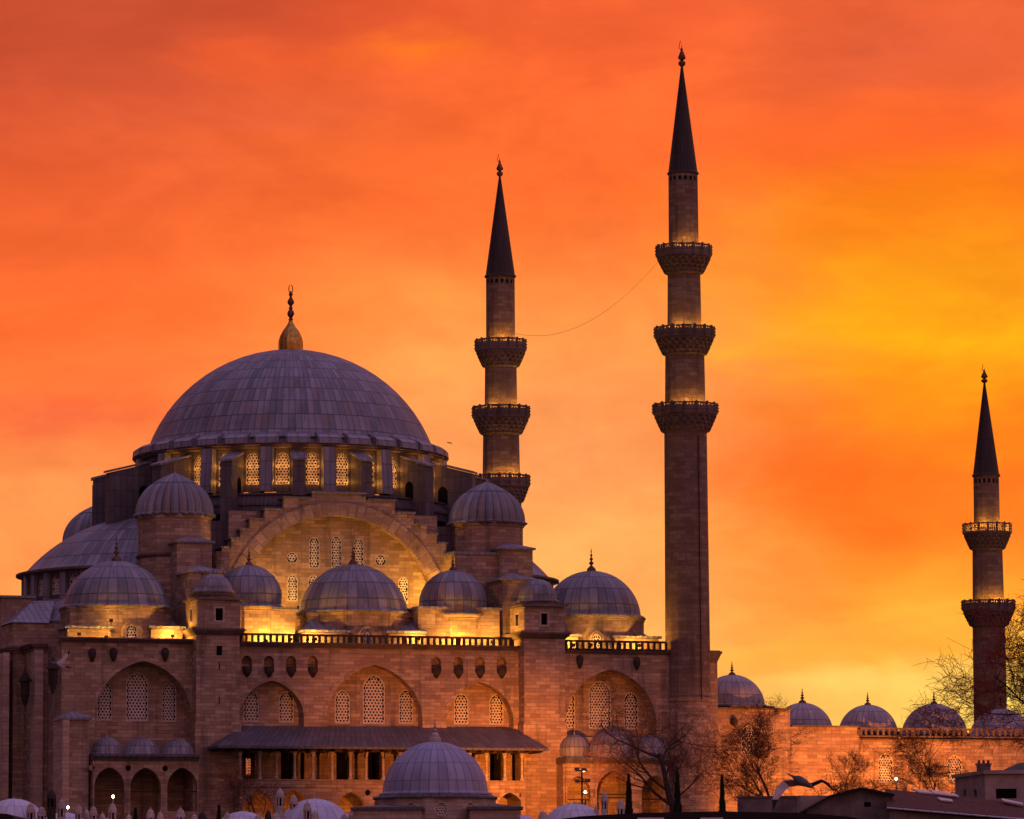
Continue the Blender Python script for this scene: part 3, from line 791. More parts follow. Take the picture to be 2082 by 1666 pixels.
# --- loggia and its great lead canopy
VL = -32.0
def loggia():
    zfl, zpar = Z(780, 1602, VL), Z(780, 1586, VL)
    a, b = U(487, VL, 1600), U(1068, VL, 1600)
    mp = vplane(VL)
    ar = [(496, 558, 1609, 1720), (578, 620, 1605, 1720), (650, 676, 1626, 1720), (685, 743, 1611, 1720), (760, 800, 1612, 1720), (1008, 1063, 1612, 1720)]
    holes = [arch_loop((U(l, VL) + U(r, VL)) / 2, 0.05, Z(l, yc, VL), U(r, VL) - U(l, VL), 0.3, 9, (U(r, VL) - U(l, VL)) * 0.6) for l, r, yc, yb in ar]
    rn = [(493, 1611), (748, 1612), (1062, 1617)]
    holes += [ring_loop(*on_v(px, py, VL), 0.26, 12) for px, py in rn]
    mb = MB(); mb.plate(mp, rect_loop(a, b, 0, zfl), holes, 0.7, 0.0)
    mb.box(a, a + 0.4, VL + 0.02, VF - 0.01, 0, zfl - 0.02); mb.box(b - 0.4, b, VL + 0.02, VF - 0.01, 0, zfl - 0.02)
    w = mb.build('loggia_base', M_STONE, mosque)
    for px, py in rn: opening(mosque, mp, ring_loop(*on_v(px, py, VL), 0.26, 12), 0.5, 'roundel')
    mb = MB(); mb.box(a + 0.02, b - 0.02, VL - 0.12, VF - 0.02, zfl, zfl + 0.18); mb.box(a, b, VL - 0.05, VL + 0.25, zfl + 0.182, zpar - 0.12); mb.box(a, b, VL - 0.12, VL + 0.3, zpar - 0.118, zpar)
    mb.build('loggia_parapet', M_STONE, mosque)
    ztop = Z(780, 1530, VL)
    for px in (489, 529, 563, 600, 637, 676, 713, 745, 780, 815, 850, 885, 920, 955, 990, 1027, 1062):
        mb = MB(); u = U(px, VL, 1560)
        mb.lathe([(0.20, zpar), (0.20, zpar + 0.15), (0.13, zpar + 0.22), (0.115, ztop - 0.45), (0.15, ztop - 0.40), (0.24, ztop - 0.05), (0.24, ztop)], u, VL + 0.1, 10)
        mb.build('column', M_PALE, mosque, 40)
    mb = MB(); mb.box(a, b, VL - 0.05, VL + 0.28, ztop, ztop + 0.32)
    mb.build('architrave', M_WOOD, mosque)
    # roof
    VE = -33.6
    ze, zw = Z(780, 1519, VE), Z(780, 1479, VF)
    el_, er = U(443, VE, 1519), U(1116, VE, 1519)
    wl, wr = UF(488, 1478), UF(1047, 1484)
    t = 0.22
    mb = MB()
    n = 26
    cnt = 58; sl = hypot(VF - VE, zw - ze)
    for i in range(cnt):
        f, g_ = i / cnt, (i + 1) / cnt
        mb.face([(el_ + (er - el_) * f, VE, ze), (el_ + (er - el_) * g_, VE, ze), (wl + (wr - wl) * g_, VF - 0.02, zw), (wl + (wr - wl) * f, VF - 0.02, zw)],
                [(i * 0.62, 0), (i * 0.62 + 0.62, 0), (i * 0.62 + 0.62, sl), (i * 0.62, sl)])
    vt = -29.7
    mb.face([(el_, VE, ze), (wl, VF - 0.02, zw), (wl, vt, zw - (zw - ze) * 0.28), (el_, vt - 0.2, ze)])
    mb.face([(er, VE, ze), (er, vt - 0.2, ze), (wr, vt, zw - (zw - ze) * 0.28), (wr, VF - 0.02, zw)])
    mb.face([(el_, VE, ze), (er, VE, ze), (er, VE, ze - t), (el_, VE, ze - t)])
    mb.face([(el_, VE, ze), (el_, vt - 0.2, ze), (el_, vt - 0.2, ze - t), (el_, VE, ze - t)])
    mb.face([(er, VE, ze), (er, vt - 0.2, ze), (er, vt - 0.2, ze - t), (er, VE, ze - t)])
    rf = mb.build('canopy_roof', M_LEADW, mosque)
    mb = MB(); mb.face([(el_, VE, ze - t), (er, VE, ze - t), (er, VF - 0.02, ze - t), (el_, VF - 0.02, ze - t)])
    for i in range(27):
        u = el_ + (er - el_) * (i + 0.5) / 27
        mb.box(u - 0.06, u + 0.06, VE + 0.1, VF - 0.05, ze - t - 0.16, ze - t - 0.004)
    mb.build('canopy_soffit', M_WOOD, mosque)
    for i in range(15):                                   # curved brackets under the eave
        u = a + (b - a) * (i + 0.5) / 15
        mb = MB()
        pts = [(u, VL - 0.08, ztop - 0.55), (u, VL - 0.25, ztop - 0.1), (u, VL - 0.6, ztop + 0.12), (u, VE + 0.35, ze - t - 0.2)]
        mb.tube(pts, 0.05, 5); mb.build('bracket', M_WOOD, mosque)
loggia()

# --- aisle domes on their drums
def aisle(px, yb, yt, hw, tip, panels, rows, R=None, body=None, n=8, v=VD):
    u = U(px, v, yb); k = mpp(u, v); a = hw * k
    z0 = Z(px, yb, v - a * 0.93)
    drum(mosque, u, v, a * 1.06, zroof - 0.2, z0 - 0.1, n, M_STONE, 'aisle_drum', pi / n, 0.2)
    return dome(mosque, px, yb, yt, hw, v, panels, rows, tip, 0.35, name='aisle_dome', fk=1.15)
aisle(236, 1229, 1141, 108, 1086, 32, 4)
aisle(718, 1240, 1148, 112, 1097, 32, 4)
aisle(1203, 1249, 1161, 100, 1112, 32, 4)
aisle(506, 1231, 1149, 66, 1110, 24, 3, v=-22.5)
aisle(921, 1247, 1160, 68, 1120, 24, 3, v=-22.5)
# square bodies below the small domes
for l, r in ((488, 600), (850, 1016)):
    mb = MB(); v = -25.2
    mb.box(U(l, v, 1260), U(r, v, 1260), v, -17.2, zroof - 0.3, Z(l, 1238, v)); mb.build('aisle_block', M_STONE, mosque)
    mb = MB(); z = Z(l, 1238, v); mb.box(U(l, v, 1260) - 0.15, U(r, v, 1260) + 0.15, v - 0.25, -17.2, z + 0.002, z + 0.22); mb.build('aisle_eave', M_LEAD, mosque)
# lower corner blocks with swept lead roofs round the big drums
def corner_roof(x0, x1, ye, yp, v, apex, name='corner_block'):
    a, b = U(x0, v, ye), U(x1, v, ye); z = Z((x0 + x1) / 2, ye, v); vb = v + 3.6
    mb = MB(); mb.box(a + 0.25, b - 0.25, v + 0.25, vb, zroof - 0.3, z - 0.25); mb.build(name, M_STONE, mosque)
    mb = MB(); ap = (U(apex, vb, yp), vb, Z(apex, yp, vb))
    c = [(a, v, z), (b, v, z), (b, vb, z), (a, vb, z)]
    mid_ = lambda p, f: tuple(p[i] + (ap[i] - p[i]) * f - (0.35 * sin(pi * f) if i == 2 else 0) for i in range(3))
    for i in range(4):
        p, q = c[i], c[(i + 1) % 4]
        prev = (p, q)
        for f in (0.33, 0.66, 1.0):
            cur = (mid_(p, f), mid_(q, f)) if f < 1 else (ap, ap)
            mb.face([prev[0], prev[1], cur[1], cur[0]] if f < 1 else [prev[0], prev[1], ap]); prev = cur
        mb.face([p, q, (q[0], q[1], q[2] - 0.22), (p[0], p[1], p[2] - 0.22)])
    mb.face([(x_, y_, z_ - 0.22) for x_, y_, z_ in c])
    mb.build('corner_roof', M_LEAD, mosque, 30)
corner_roof(616, 716, 1281, 1252, -26.4, 634)
corner_roof(786, 872, 1283, 1256, -26.4, 846)
corner_roof(133, 232, 1273, 1258, -26.4, 190)
corner_roof(303, 378, 1273, 1262, -26.4, 352)
corner_roof(1246, 1346, 1293, 1282, -26.0, 1300)
corner_roof(1120, 1182, 1289, 1283, -26.4, 1150)
# little lattice windows low in the drums
for px, y0, y1, w in ((268, 1269, 1300, 24), (748, 1279, 1312, 20), (1214, 1289, 1322, 18)):
    v = -26.6 if px != 1214 else -26.3
    u = U(px, v, y1); mp = vplane(v)
    lp = arch_loop(u, zroof - 0.1, Z(px, y0, v), w * 0.0437, 0.35, 6)
    big = arch_loop(u, zroof - 0.1, Z(px, y0 - 7, v), (w + 14) * 0.0437, 0.35, 8)
    mb = MB(); mb.plate(mp, big, [lp], 0.3, 1.2); mb.build('dormer', M_STONE, mosque)
    grille(mosque, vplane(v + 0.1), lp, 0.27, 0.08)

# --- central block: tympanum, great arch, stepped gable
def tympanum():
    mp = vplane(VT)
    cu, cz = on_v(686, 1262, VT)
    ui, zi = on_v(686, 1048, VT)
    Ri = zi - cz; Ro = Ri + 26 * mpp(0, VT)
    steps = [(635, 744, 1004), (577, 803, 1016), (538, 842, 1041), (508, 868, 1062), (489, 888, 1083), (470, 908, 1101), (452, 925, 1120)]
    zb = zroof - 0.3
    outl = []
    for l, r, y in steps[::-1]:
        z = Z(690, y, VT)
        x0 = U(l, VT, y)
        if not outl: outl.append((x0, zb))
        else: outl.append((x0, outl[-1][1]))
        outl.append((x0, z))
    for l, r, y in steps:
        z = Z(690, y + 3, VT); z = Z(690, y, VT)
        x0 = U(r, VT, y)
        outl.append((x0, z))
        i = steps.index((l, r, y))
        outl.append((x0, Z(690, steps[i + 1][2], VT) if i + 1 < len(steps) else zb))
    arc = []
    a0 = math.asin(max(-1, (zb - cz + 0.3) / Ri)) if zb > cz else -0.1
    n = 40
    for i in range(n + 1):
        t = a0 + (pi - 2 * a0) * i / n
        arc.append((cu + Ri * cos(t), cz + Ri * sin(t)))
    hole = arc
    mb = MB(); mb.plate(mp, outl, [hole], 1.2, 0.6); mb.build('gable_wall', M_STONE, mosque)
    mb = MB()                                                  # voussoir ring, slightly proud
    for i in range(n):
        t, s_ = a0 + (pi - 2 * a0) * i / n, a0 + (pi - 2 * a0) * (i + 1) / n
        def pt(R, q, d): return mp(cu + R * cos(q), cz + R * sin(q), d)
        mb.face([pt(Ri - 0.02, t, 0.1), pt(Ri - 0.02, s_, 0.1), pt(Ro, s_, 0.1), pt(Ro, t, 0.1)], [(i * 0.7, 0.05), (i * 0.7, 0.4), (i * 0.7 + 0.9, 0.4), (i * 0.7 + 0.9, 0.05)])
        mb.face([pt(Ro, t, 0.1), pt(Ro, s_, 0.1), pt(Ro, s_, 0), pt(Ro, t, 0)])
        mb.face([pt(Ri - 0.02, t, 0.1), pt(Ri - 0.02, s_, 0.1), pt(Ri - 0.02, s_, -0.05), pt(Ri - 0.02, t, -0.05)])
    mb.build('great_arch', M_STONE, mosque)
    v2 = VT + 1.2; mp2 = vplane(v2)
    loops = []
    for px, y0, y1, w in ((639, 1092, 1156, 22), (684, 1090, 1156, 22), (729, 1095, 1158, 22), (553, 1166, 1222, 21), (595, 1168, 1223, 21), (637, 1169, 1225, 21), (684, 1169, 1225, 21), (729, 1171, 1226, 21), (775, 1172, 1227, 21), (820, 1173, 1228, 21), (862, 1200, 1228, 18)):
        u = U(px, v2, y1); loops.append(arch_loop(u, Z(px, y1, v2), Z(px, y0, v2), w * mpp(0, v2), 0.1, 6))
    for px, py in ((594, 1135), (774, 1140)): loops.append(ring_loop(*on_v(px, py, v2), 12 * mpp(0, v2), 16))
    mb = MB(); mb.plate(mp2, rect_loop(cu - Ri - 0.3, cu + Ri + 0.3, zb, cz + Ri + 0.3), loops, 0.3, 0.45)
    mb.build('tympanum_wall', M_STONE, mosque)
    for lp in loops: grille(mosque, vplane(v2 + 0.06), lp, 0.29, 0.07)
    # stepped lead roofs running back from the gable
    mb = MB()
    for i, (l, r, y) in enumerate(steps):
        z = Z(690, y, VT)
        x0, x1 = U(l, VT, y), U(r, VT, y)
        b0, b1 = VT + 1.7, -7.0 - i * 0.4
        mb.box(x0 + 0.004 * i, x1 - 0.004 * i, b0, b1, zb, z - 0.06 - 0.0)
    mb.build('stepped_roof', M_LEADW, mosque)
    mb = MB()                                                  # pale lead treads with a lip
    prev = None
    for i, (l, r, y) in enumerate(steps):
        z = Z(690, y, VT); x0, x1 = U(l, VT, y) - 0.12, U(r, VT, y) + 0.12
        if prev is None: spans = [(x0, x1)]
        else: spans = [(x0, prev[0] - 0.01), (prev[1] + 0.01, x1)]
        for s0, s1 in spans: mb.box(s0, s1, VT - 0.18, -9.0, z, z + 0.16)
        prev = (x0, x1)
    mb.build('step_capping', M_LEAD, mosque)
tympanum()
# base under the drum
zdb = Z(592, 1002, -15.6)
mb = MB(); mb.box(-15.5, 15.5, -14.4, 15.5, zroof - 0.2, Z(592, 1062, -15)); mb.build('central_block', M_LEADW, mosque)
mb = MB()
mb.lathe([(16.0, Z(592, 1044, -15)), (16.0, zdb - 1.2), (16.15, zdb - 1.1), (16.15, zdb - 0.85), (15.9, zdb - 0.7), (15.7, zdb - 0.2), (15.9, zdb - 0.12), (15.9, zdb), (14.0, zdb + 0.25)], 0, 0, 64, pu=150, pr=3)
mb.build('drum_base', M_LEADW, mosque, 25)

# --- main drum: windows, pilasters, flying buttresses
def main_drum():
    zc = Z(592, 898, -14.5)                       # underside of the dome skirt at the front
    R = 14.45; DR = -0.031
    mb = MB(); wins = []
    z0, z1 = zdb + 0.25, zc - 0.35
    zwb, zwt = Z(574, 984, -14.2), Z(574, 918, -14.2)
    N32 = 32
    for i in range(N32):
        phi = radians(11.25 * i + 5.625) + DR
        rx, ry = sin(phi), -cos(phi); tx, ty = cos(phi), sin(phi)
        def mp(a, z, d, rx=rx, ry=ry, tx=tx, ty=ty): return (rx * (R + d) + tx * a, ry * (R + d) + ty * a, z)
        hw = R * tan(radians(5.625))
        lp = arch_loop(0, zwb, zwt, 1.30, 0.12, 6)
        mb.plate(mp, rect_loop(-hw, hw, z0, z1), [lp], 0.75)
        wins.append((mp, lp, phi))
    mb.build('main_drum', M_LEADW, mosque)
    for mp, lp, phi in wins:
        if cos(phi - radians(15)) > -0.1:
            grille(mosque, lambda a, z, d, mp=mp: mp(a, z, d - 0.28), lp, 0.30, 0.05, 'drum_window')
    # pilasters and buttresses between the windows
    for i in range(32):
        phi = radians(11.25 * i) + DR
        rx, ry = sin(phi), -cos(phi); tx, ty = cos(phi), sin(phi)
        def P(r, a, z): return (rx * r + tx * a, ry * r + ty * a, z)
        mb = MB()
        if i % 2 == 0:
            hw, r0, r1 = 0.60, R - 0.1, 15.1
            zt = z1 - 0.1
            A = [P(r0, -hw, z0), P(r1 + 0.35, -hw, z0), P(r1 + 0.35, hw, z0), P(r0, hw, z0)]
            B = [P(r0, -hw, zt), P(r1, -hw, zt), P(r1, hw, zt), P(r0, hw, zt)]
            for k in range(4): mb.face([A[k], A[(k + 1) % 4], B[(k + 1) % 4], B[k]])
            mb.face(B)
            mb.build('pilaster', M_LEAD, mosque)
        else:
            lo = abs((11.25 * i + 180) % 360 - 180)
            lo = min(lo, 180 - lo)
            r1 = 16.7 if lo < 20 else 17.6 if lo < 40 else 18.5 if lo < 60 else 19.0
            zin, zout = Z(592, 918, -15.5), Z(592, 934 + (r1 - 16.7) * 3, -16.5)
            zb = zdb - (0.3 if lo < 20 else 3.0)
            hw = 0.56
            prof = [(R - 0.1, zb), (r1, zb), (r1, zout), (R - 0.1, zin)]
            mb.face([P(r, -hw, z) for r, z in prof]); mb.face([P(r, hw, z) for r, z in prof][::-1])
            for k in range(1, 3):
                (ra, za), (rb, zb2) = prof[k], prof[k + 1]
                mb.face([P(ra, -hw, za), P(ra, hw, za), P(rb, hw, zb2), P(rb, -hw, zb2)])
            # arched passage drawn as a deep slot through the buttress web
            bt = mb.build('buttress', M_LEADW, mosque)
            mb = MB(); h2 = hw + 0.14
            c = [P(R + 0.1, -h2, zin + 0.02), P(r1 + 0.2, -h2, zout + 0.0), P(r1 + 0.2, h2, zout + 0.0), P(R + 0.1, h2, zin + 0.02)]
            mb.face([(x, y, z + 0.2) for x, y, z in c]); mb.face(c[::-1])
            for k in range(4):
                p, q = c[k], c[(k + 1) % 4]
                mb.face([p, q, (q[0], q[1], q[2] + 0.2), (p[0], p[1], p[2] + 0.2)])
            mb.build('buttress_cap', M_LEAD, bt)
            if r1 > 17:
                pc = MB(); rr = r1 - 0.75
                pc.plate(lambda a, z, d, P=P: P(r1 + 0.06 + d, a, z), rect_loop(-0.55, 0.55, zb - 0.6, zout - 0.5), (), 0.1, 0.9)
                pc.build('pier', M_LEADW, bt)
                for s_ in (-1, 1):
                    sl_ = MB(); zc_ = zb + (zin - zb) * 0.42
                    lp = arch_loop(R + 1.15, zc_, zc_ + 1.7, 0.95, 0.1, 5)
                    sl_.face([P(a, s_ * (hw + 0.02), z) for a, z in lp]); sl_.build('passage', M_VOID, bt)
    # underside cornice and the scalloped lead skirt
    mb = MB()
    mb.lathe([(R - 0.1, z1 - 0.22), (14.9, z1 - 0.12), (14.9, z1 + 0.02), (15.1, z1 + 0.08), (15.1, z1 + 0.2), (14.9, z1 + 0.26), (13.5, z1 + 1.2)], 0, 0, 96)
    mb.build('drum_cornice', M_TRIM, mosque, 25)
    for i in range(32):
        mb = MB()
        phi = radians(11.25 * i) + DR; e = radians(4.3)
        for s_, r_out, zz in ((0, 15.45, 0.0),):
            q = [(15.28, z1 + 0.24), (15.22, z1 + 0.8), (14.8, z1 + 1.1), (13.5, z1 + 1.5)]
            for (ra, za), (rb, zb_) in zip(q, q[1:]):
                mb.face([(ra * sin(phi - e), -ra * cos(phi - e), za), (ra * sin(phi + e), -ra * cos(phi + e), za), (rb * sin(phi + e), -rb * cos(phi + e), zb_), (rb * sin(phi - e), -rb * cos(phi - e), zb_)])
            for sg in (-1, 1):
                f_ = phi + sg * e
                mb.face([(13.7 * sin(f_), -13.7 * cos(f_), z1 + 0.31)] + [(r_ * sin(f_), -r_ * cos(f_), z_) for r_, z_ in q])
        mb.build('skirt_block', M_DOME, mosque)
    # dome
    zs = z1 + 0.55
    ztop = Z(592, 713, 0)
    dm = dome_at(mosque, 0, 0, 13.75, zs + 0.45, ztop, 132, 11, None, 0.5, name='main_dome', segs=132, under=0.3)
    # gilded bulb and crescent finial
    k = mpp(0, 0)
    zt = Z(592, 590, 0)
    mb = MB()
    pr = [(24, 713), (24.5, 704), (24, 695), (21, 684), (15.5, 673), (9, 664), (5, 657), (3.5, 652)]
    mb.lathe([(r * k, Z(592, y, 0) - (0.15 if y == 713 else 0)) for r, y in pr], 0, 0, 64, flute=(16, 0.05))
    bl = mb.build('finial', M_GOLD, dm, 50)
    mb = MB()
    pr = [(3.5, 653), (5, 650), (3, 647), (6.5, 642), (7.5, 638), (6, 633), (3, 630), (4.5, 627), (3, 624), (3, 622), (7, 617), (7, 613), (3.5, 607), (2.4, 604), (4, 600), (4.5, 598), (2, 595), (1.2, 592)]
    mb.lathe([(r * k, Z(592, y + 14 * (653 - y) / 61 * 0 + 0, 0)) for r, y in pr], 0, 0, 14)
    cz_ = Z(592, 597, 0)
    ring = [(0.20 * sin(t), 0, cz_ + 0.42 - 0.42 * cos(t)) for t in [0.35 + (2 * pi - 0.7) * i / 16 for i in range(17)]]
    ring = [(x, y, cz_ + 0.42 + (z - cz_ - 0.42) * -1) for x, y, z in ring]
    mb.tube(ring, 0.05, 5)
    mb.build('crescent', M_BRONZE, bl, 50)
    # lamps standing at the foot of the windows
    for mp, lp, phi in wins:
        if cos(phi - radians(15)) > 0.05:
            for sg in (-0.5, 0.5):
                lamp(mosque, M2W(*mp(sg, zwb + 0.3, 0.12)), 11, (1.0, 0.38, 0.04), 0.02)
                lamp(mosque, M2W(*mp(sg, zwb + 1.8, 0.12)), 10, (1.0, 0.38, 0.04), 0.02)
            lamp(mosque, M2W(*mp(0, z1 - 0.75, 0.6)), 16, (1.0, 0.38, 0.04), 0.02)
main_drum()

# --- four weight turrets
def turret(u, v, zb, zcor, ztop, R=3.35, tip=None):
    drum(mosque, u, v, R, zb, zcor, 10, M_STONE, 'turret', 0.2, 0.22)
    dome_at(mosque, u, v, R * 0.98, zcor + 0.12, ztop, 26, 1, tip, 0.2, (26, 0.085), 0.5, None, 'turret_dome', fm=M_GOLD, fk=0.7)
uTL, uTR = U(355, -15.2, 1050), U(990, -15.2, 1060)
zTc, zTt, zTp = Z(355, 1045, -18), Z(355, 972, -15.2), Z(355, 949, -15.2)
for u in (uTL, uTR):
    for v in (-15.2, 15.2):
        turret(u, v, zroof - 0.2, zTc, zTt, 3.4, zTp)
        mb = MB(); z = Z(355, 1128, -18); mb.lathe([(3.42, z - 0.2), (3.62, z), (3.62, z + 0.12), (3.42, z + 0.25)], u, v, 10, 0.2, 0.2 + 2 * pi); mb.build('string_course', M_TRIM, mosque)
# stepped buttresses from the turrets down to the stair towers
def stepbut(x0, x1, ytop, yapex, v0, v1, name='stepped_buttress'):
    a, b = U(x0, v0, ytop), U(x1, v0, ytop); z = Z(x0, ytop, v0)
    mb = MB(); mb.box(a, b, v0, v1, zroof - 0.2, z); mb.build(name, M_STONE, mosque)
    mb = MB(); za = Z(x0, yapex, (v0 + v1) / 2)
    mb.box(a - 0.25, b + 0.25, v0 - 0.25, v1, z + 0.002, z + 0.16); mb.pyramid(a - 0.25, b + 0.25, v0 - 0.25, v1 + 0.3, z + 0.162, za)
    mb.build('buttress_roof', M_LEAD, mosque)
stepbut(360, 431, 1103, 1090, -20.6, -15.5)
stepbut(383, 452, 1164, 1149, -24.6, -20.4)
stepbut(1015, 1083, 1117, 1103, -20.6, -15.5)
stepbut(1021, 1088, 1180, 1165, -24.6, -20.4)
mb = MB(); v = -19.8                                       # low wall linking right turret block and the gable
mb.box(U(925, v, 1140), U(1016, v, 1140), v, -15.6, zroof - 0.2, Z(960, 1128, v)); mb.build('link_wall', M_STONE, mosque)
mb = MB(); mb.box(U(440, v, 1140), U(466, v, 1140), v, -15.6, zroof - 0.2, Z(460, 1122, v)); mb.build('link_wall', M_STONE, mosque)
mb = MB(); mb.box(U(922, v, 1140), U(1016, v, 1140) - 0.3, v - 0.15, -15.7, Z(960, 1128, v) + 0.002, Z(960, 1122, v)); mb.build('link_roof', M_LEAD, mosque)

# --- half domes on the qibla side and on the courtyard side
def half_dome(sgn):
    uc = 13.6 * sgn
    a0 = pi / 2 if sgn < 0 else -pi / 2
    z0, z1 = Z(160, 1149, -9), Z(300, 1049, 0)
    R = 12.0
    prof_d = dome_at(mosque, uc, 0, R, z0, z1, 60, 6, None, 0.4, name='half_dome', segs=60, a0=a0, a1=a0 + pi)
    z2 = Z(100, 1214, -9)
    mb = MB(); wl = []
    for i in range(16):
        ang = a0 + pi * (i + 0.5) / 16
        rx, ry = cos(ang), sin(ang); tx, ty = -sin(ang), cos(ang); Rr = R + 0.15
        def mp(a, z, d, rx=rx, ry=ry, tx=tx, ty=ty): return (uc + rx * (Rr + d) + tx * a, ry * (Rr + d) + ty * a, z)
        hw = Rr * tan(pi / 32)
        lp = arch_loop(0, z2 + 0.5, z0 - 0.75, 1.15, 0.15, 6)
        mb.plate(mp, rect_loop(-hw, hw, z2, z0 - 0.35), [lp], 0.45)
        wl.append((mp, lp, ang))
    mb.build('half_drum', M_LEADW, mosque)
    for mp, lp, ang in wl:
        if sgn < 0 and sin(ang) < 0.3: grille(mosque, lambda a, z, d, mp=mp: mp(a, z, d - 0.12), lp, 0.30, 0.07)
    for i in range(17):
        ang = a0 + pi * i / 16
        rx, ry = cos(ang), sin(ang); tx, ty = -sin(ang), cos(ang)
        pm = MB()
        def P(r, a, z): return (uc + rx * r + tx * a, ry * r + ty * a, z)
        c = [(R, -0.36), (R + 0.45, -0.36), (R + 0.45, 0.36), (R, 0.36)]
        for k in range(4):
            (r1, t1), (r2, t2) = c[k], c[(k + 1) % 4]
            pm.face([P(r1, t1, z2), P(r2, t2, z2), P(r2, t2, z0 - 0.4), P(r1, t1, z0 - 0.4)])
        pm.build('pilaster', M_LEAD, mosque)
    mb = MB(); mb.lathe([(R + 0.1, z0 - 0.42), (R + 1.0, z0 - 0.3), (R + 1.0, z0 - 0.12), (R, z0 + 0.05)], uc, 0, 48, a0, a0 + pi); mb.build('half_cornice', M_TRIM, mosque, 25)
    # lead slope and masonry below
    z3 = Z(60, 1258, -9)
    mb = MB(); mb.lathe([(R + 0.3, z2 + 0.1), (R + 3.4, z3)], uc, 0, 40, a0, a0 + pi, pu=60, pr=2); mb.build('half_roof', M_LEAD, mosque, 25)
    mb = MB(); mb.lathe([(R + 3.2, z3), (R + 3.2, zroof - 1.0)], uc, 0, 12, a0, a0 + pi); mb.build('half_base', M_STONE, mosque)
half_dome(-1); half_dome(1)
# exedra and corner blocks on the qibla side
dome_at(mosque, -22.0, -11.0, 5.2, Z(90, 1262, -14), Z(110, 1204, -11), 26, 3, None, 0.3, name='exedra_dome')
drum(mosque, -22.0, -11.0, 5.5, zroof - 1.2, Z(90, 1262, -14) - 0.1, 10, M_STONE, 'exedra_drum')
mb = MB(); v = -12.0
mb.box(U(2, v, 1260), U(70, v, 1260), v, 6, zroof - 1.5, Z(40, 1216, v)); mb.build('qibla_block', M_STONE, mosque)
mb = MB(); z = Z(40, 1216, v); mb.box(U(0, v, 1260) - 0.2, U(72, v, 1260), v - 0.25, 6.2, z + 0.002, z + 0.2); mb.build('qibla_eave', M_LEAD, mosque)
mb = MB(); v2 = -17.5
a, b, zt_, ze_ = U(24, v2, 1260), U(100, v2, 1260), Z(70, 1222, v), Z(60, 1266, v2)
mb.face([(a, v2, ze_), (b, v2, ze_), (U(110, v, 1240), v, zt_), (U(66, v, 1240), v, zt_)]); mb.face([(a, v2, ze_), (U(66, v, 1240), v, zt_), (a, v, ze_)])
mb.build('qibla_roof', M_LEAD, mosque)
mb = MB(); mb.box(a + 0.2, b + 3, v2 + 0.2, v + 3, 0, ze_ - 0.02); mb.build('qibla_lower_block', M_STONE, mosque)
mb = MB()
for e, z0_, z1_ in ((0.15, 0.62, 0.36), (0.35, 0.36, 0.16), (0.5, 0.16, 0.0)): mb.box(a + 0.2 - e, b + 2.9, v2 + 0.2 - e, v + 2.9, z_wing - z0_, z_wing - z1_)
mb.build('side_cornice', M_TRIM, mosque)

# --- terrace lamps, tucked behind the balustrade at the foot of the drums
def terrace_lamp(px, py, v, e, aim=None):
    u, z = on_v(px, py, v)
    mb = MB()
    mb.box(u - 0.16, u + 0.16, v - 0.22, v - 0.08, z - 0.14, z + 0.14); mb.box(u - 0.03, u + 0.03, v - 0.18, v - 0.12, z - 0.5, z - 0.141)
    mb.frustum(u - 0.12, u + 0.12, v - 0.30, v - 0.221, z - 0.12, z + 0.10, 0.02)
    mb.build('floodlight', M_IRON, mosque)
    lamp(mosque, M2W(u, v + 0.05, z + 0.1), e * 2.0, rad=0.1)
for px, py, v, e in ((540, 1304, -26.6, 420), (640, 1300, -27.2, 260), (590, 1300, -26.2, 160), (850, 1300, -27.2, 200), (930, 1306, -26.7, 420), (1000, 1306, -26.6, 200),
                     (1165, 1312, -27.3, 200), (1200, 1312, -27.4, 130), (1300, 1313, -27.2, 220), (215, 1296, -27.4, 70), (350, 1294, -27.2, 240), (160, 1290, -27.3, 30)):
    terrace_lamp(px, py, v, e)
for px, py, v, e in ((225, 1262, -27.4, 90), (606, 1236, -19.4, 420), (846, 1240, -19.4, 520), (560, 1236, -19.0, 200), (690, 1240, -17.2, 220), (800, 1240, -18.0, 200), (884, 1200, -17.0, 160)):
    terrace_lamp(px, py, v, e)

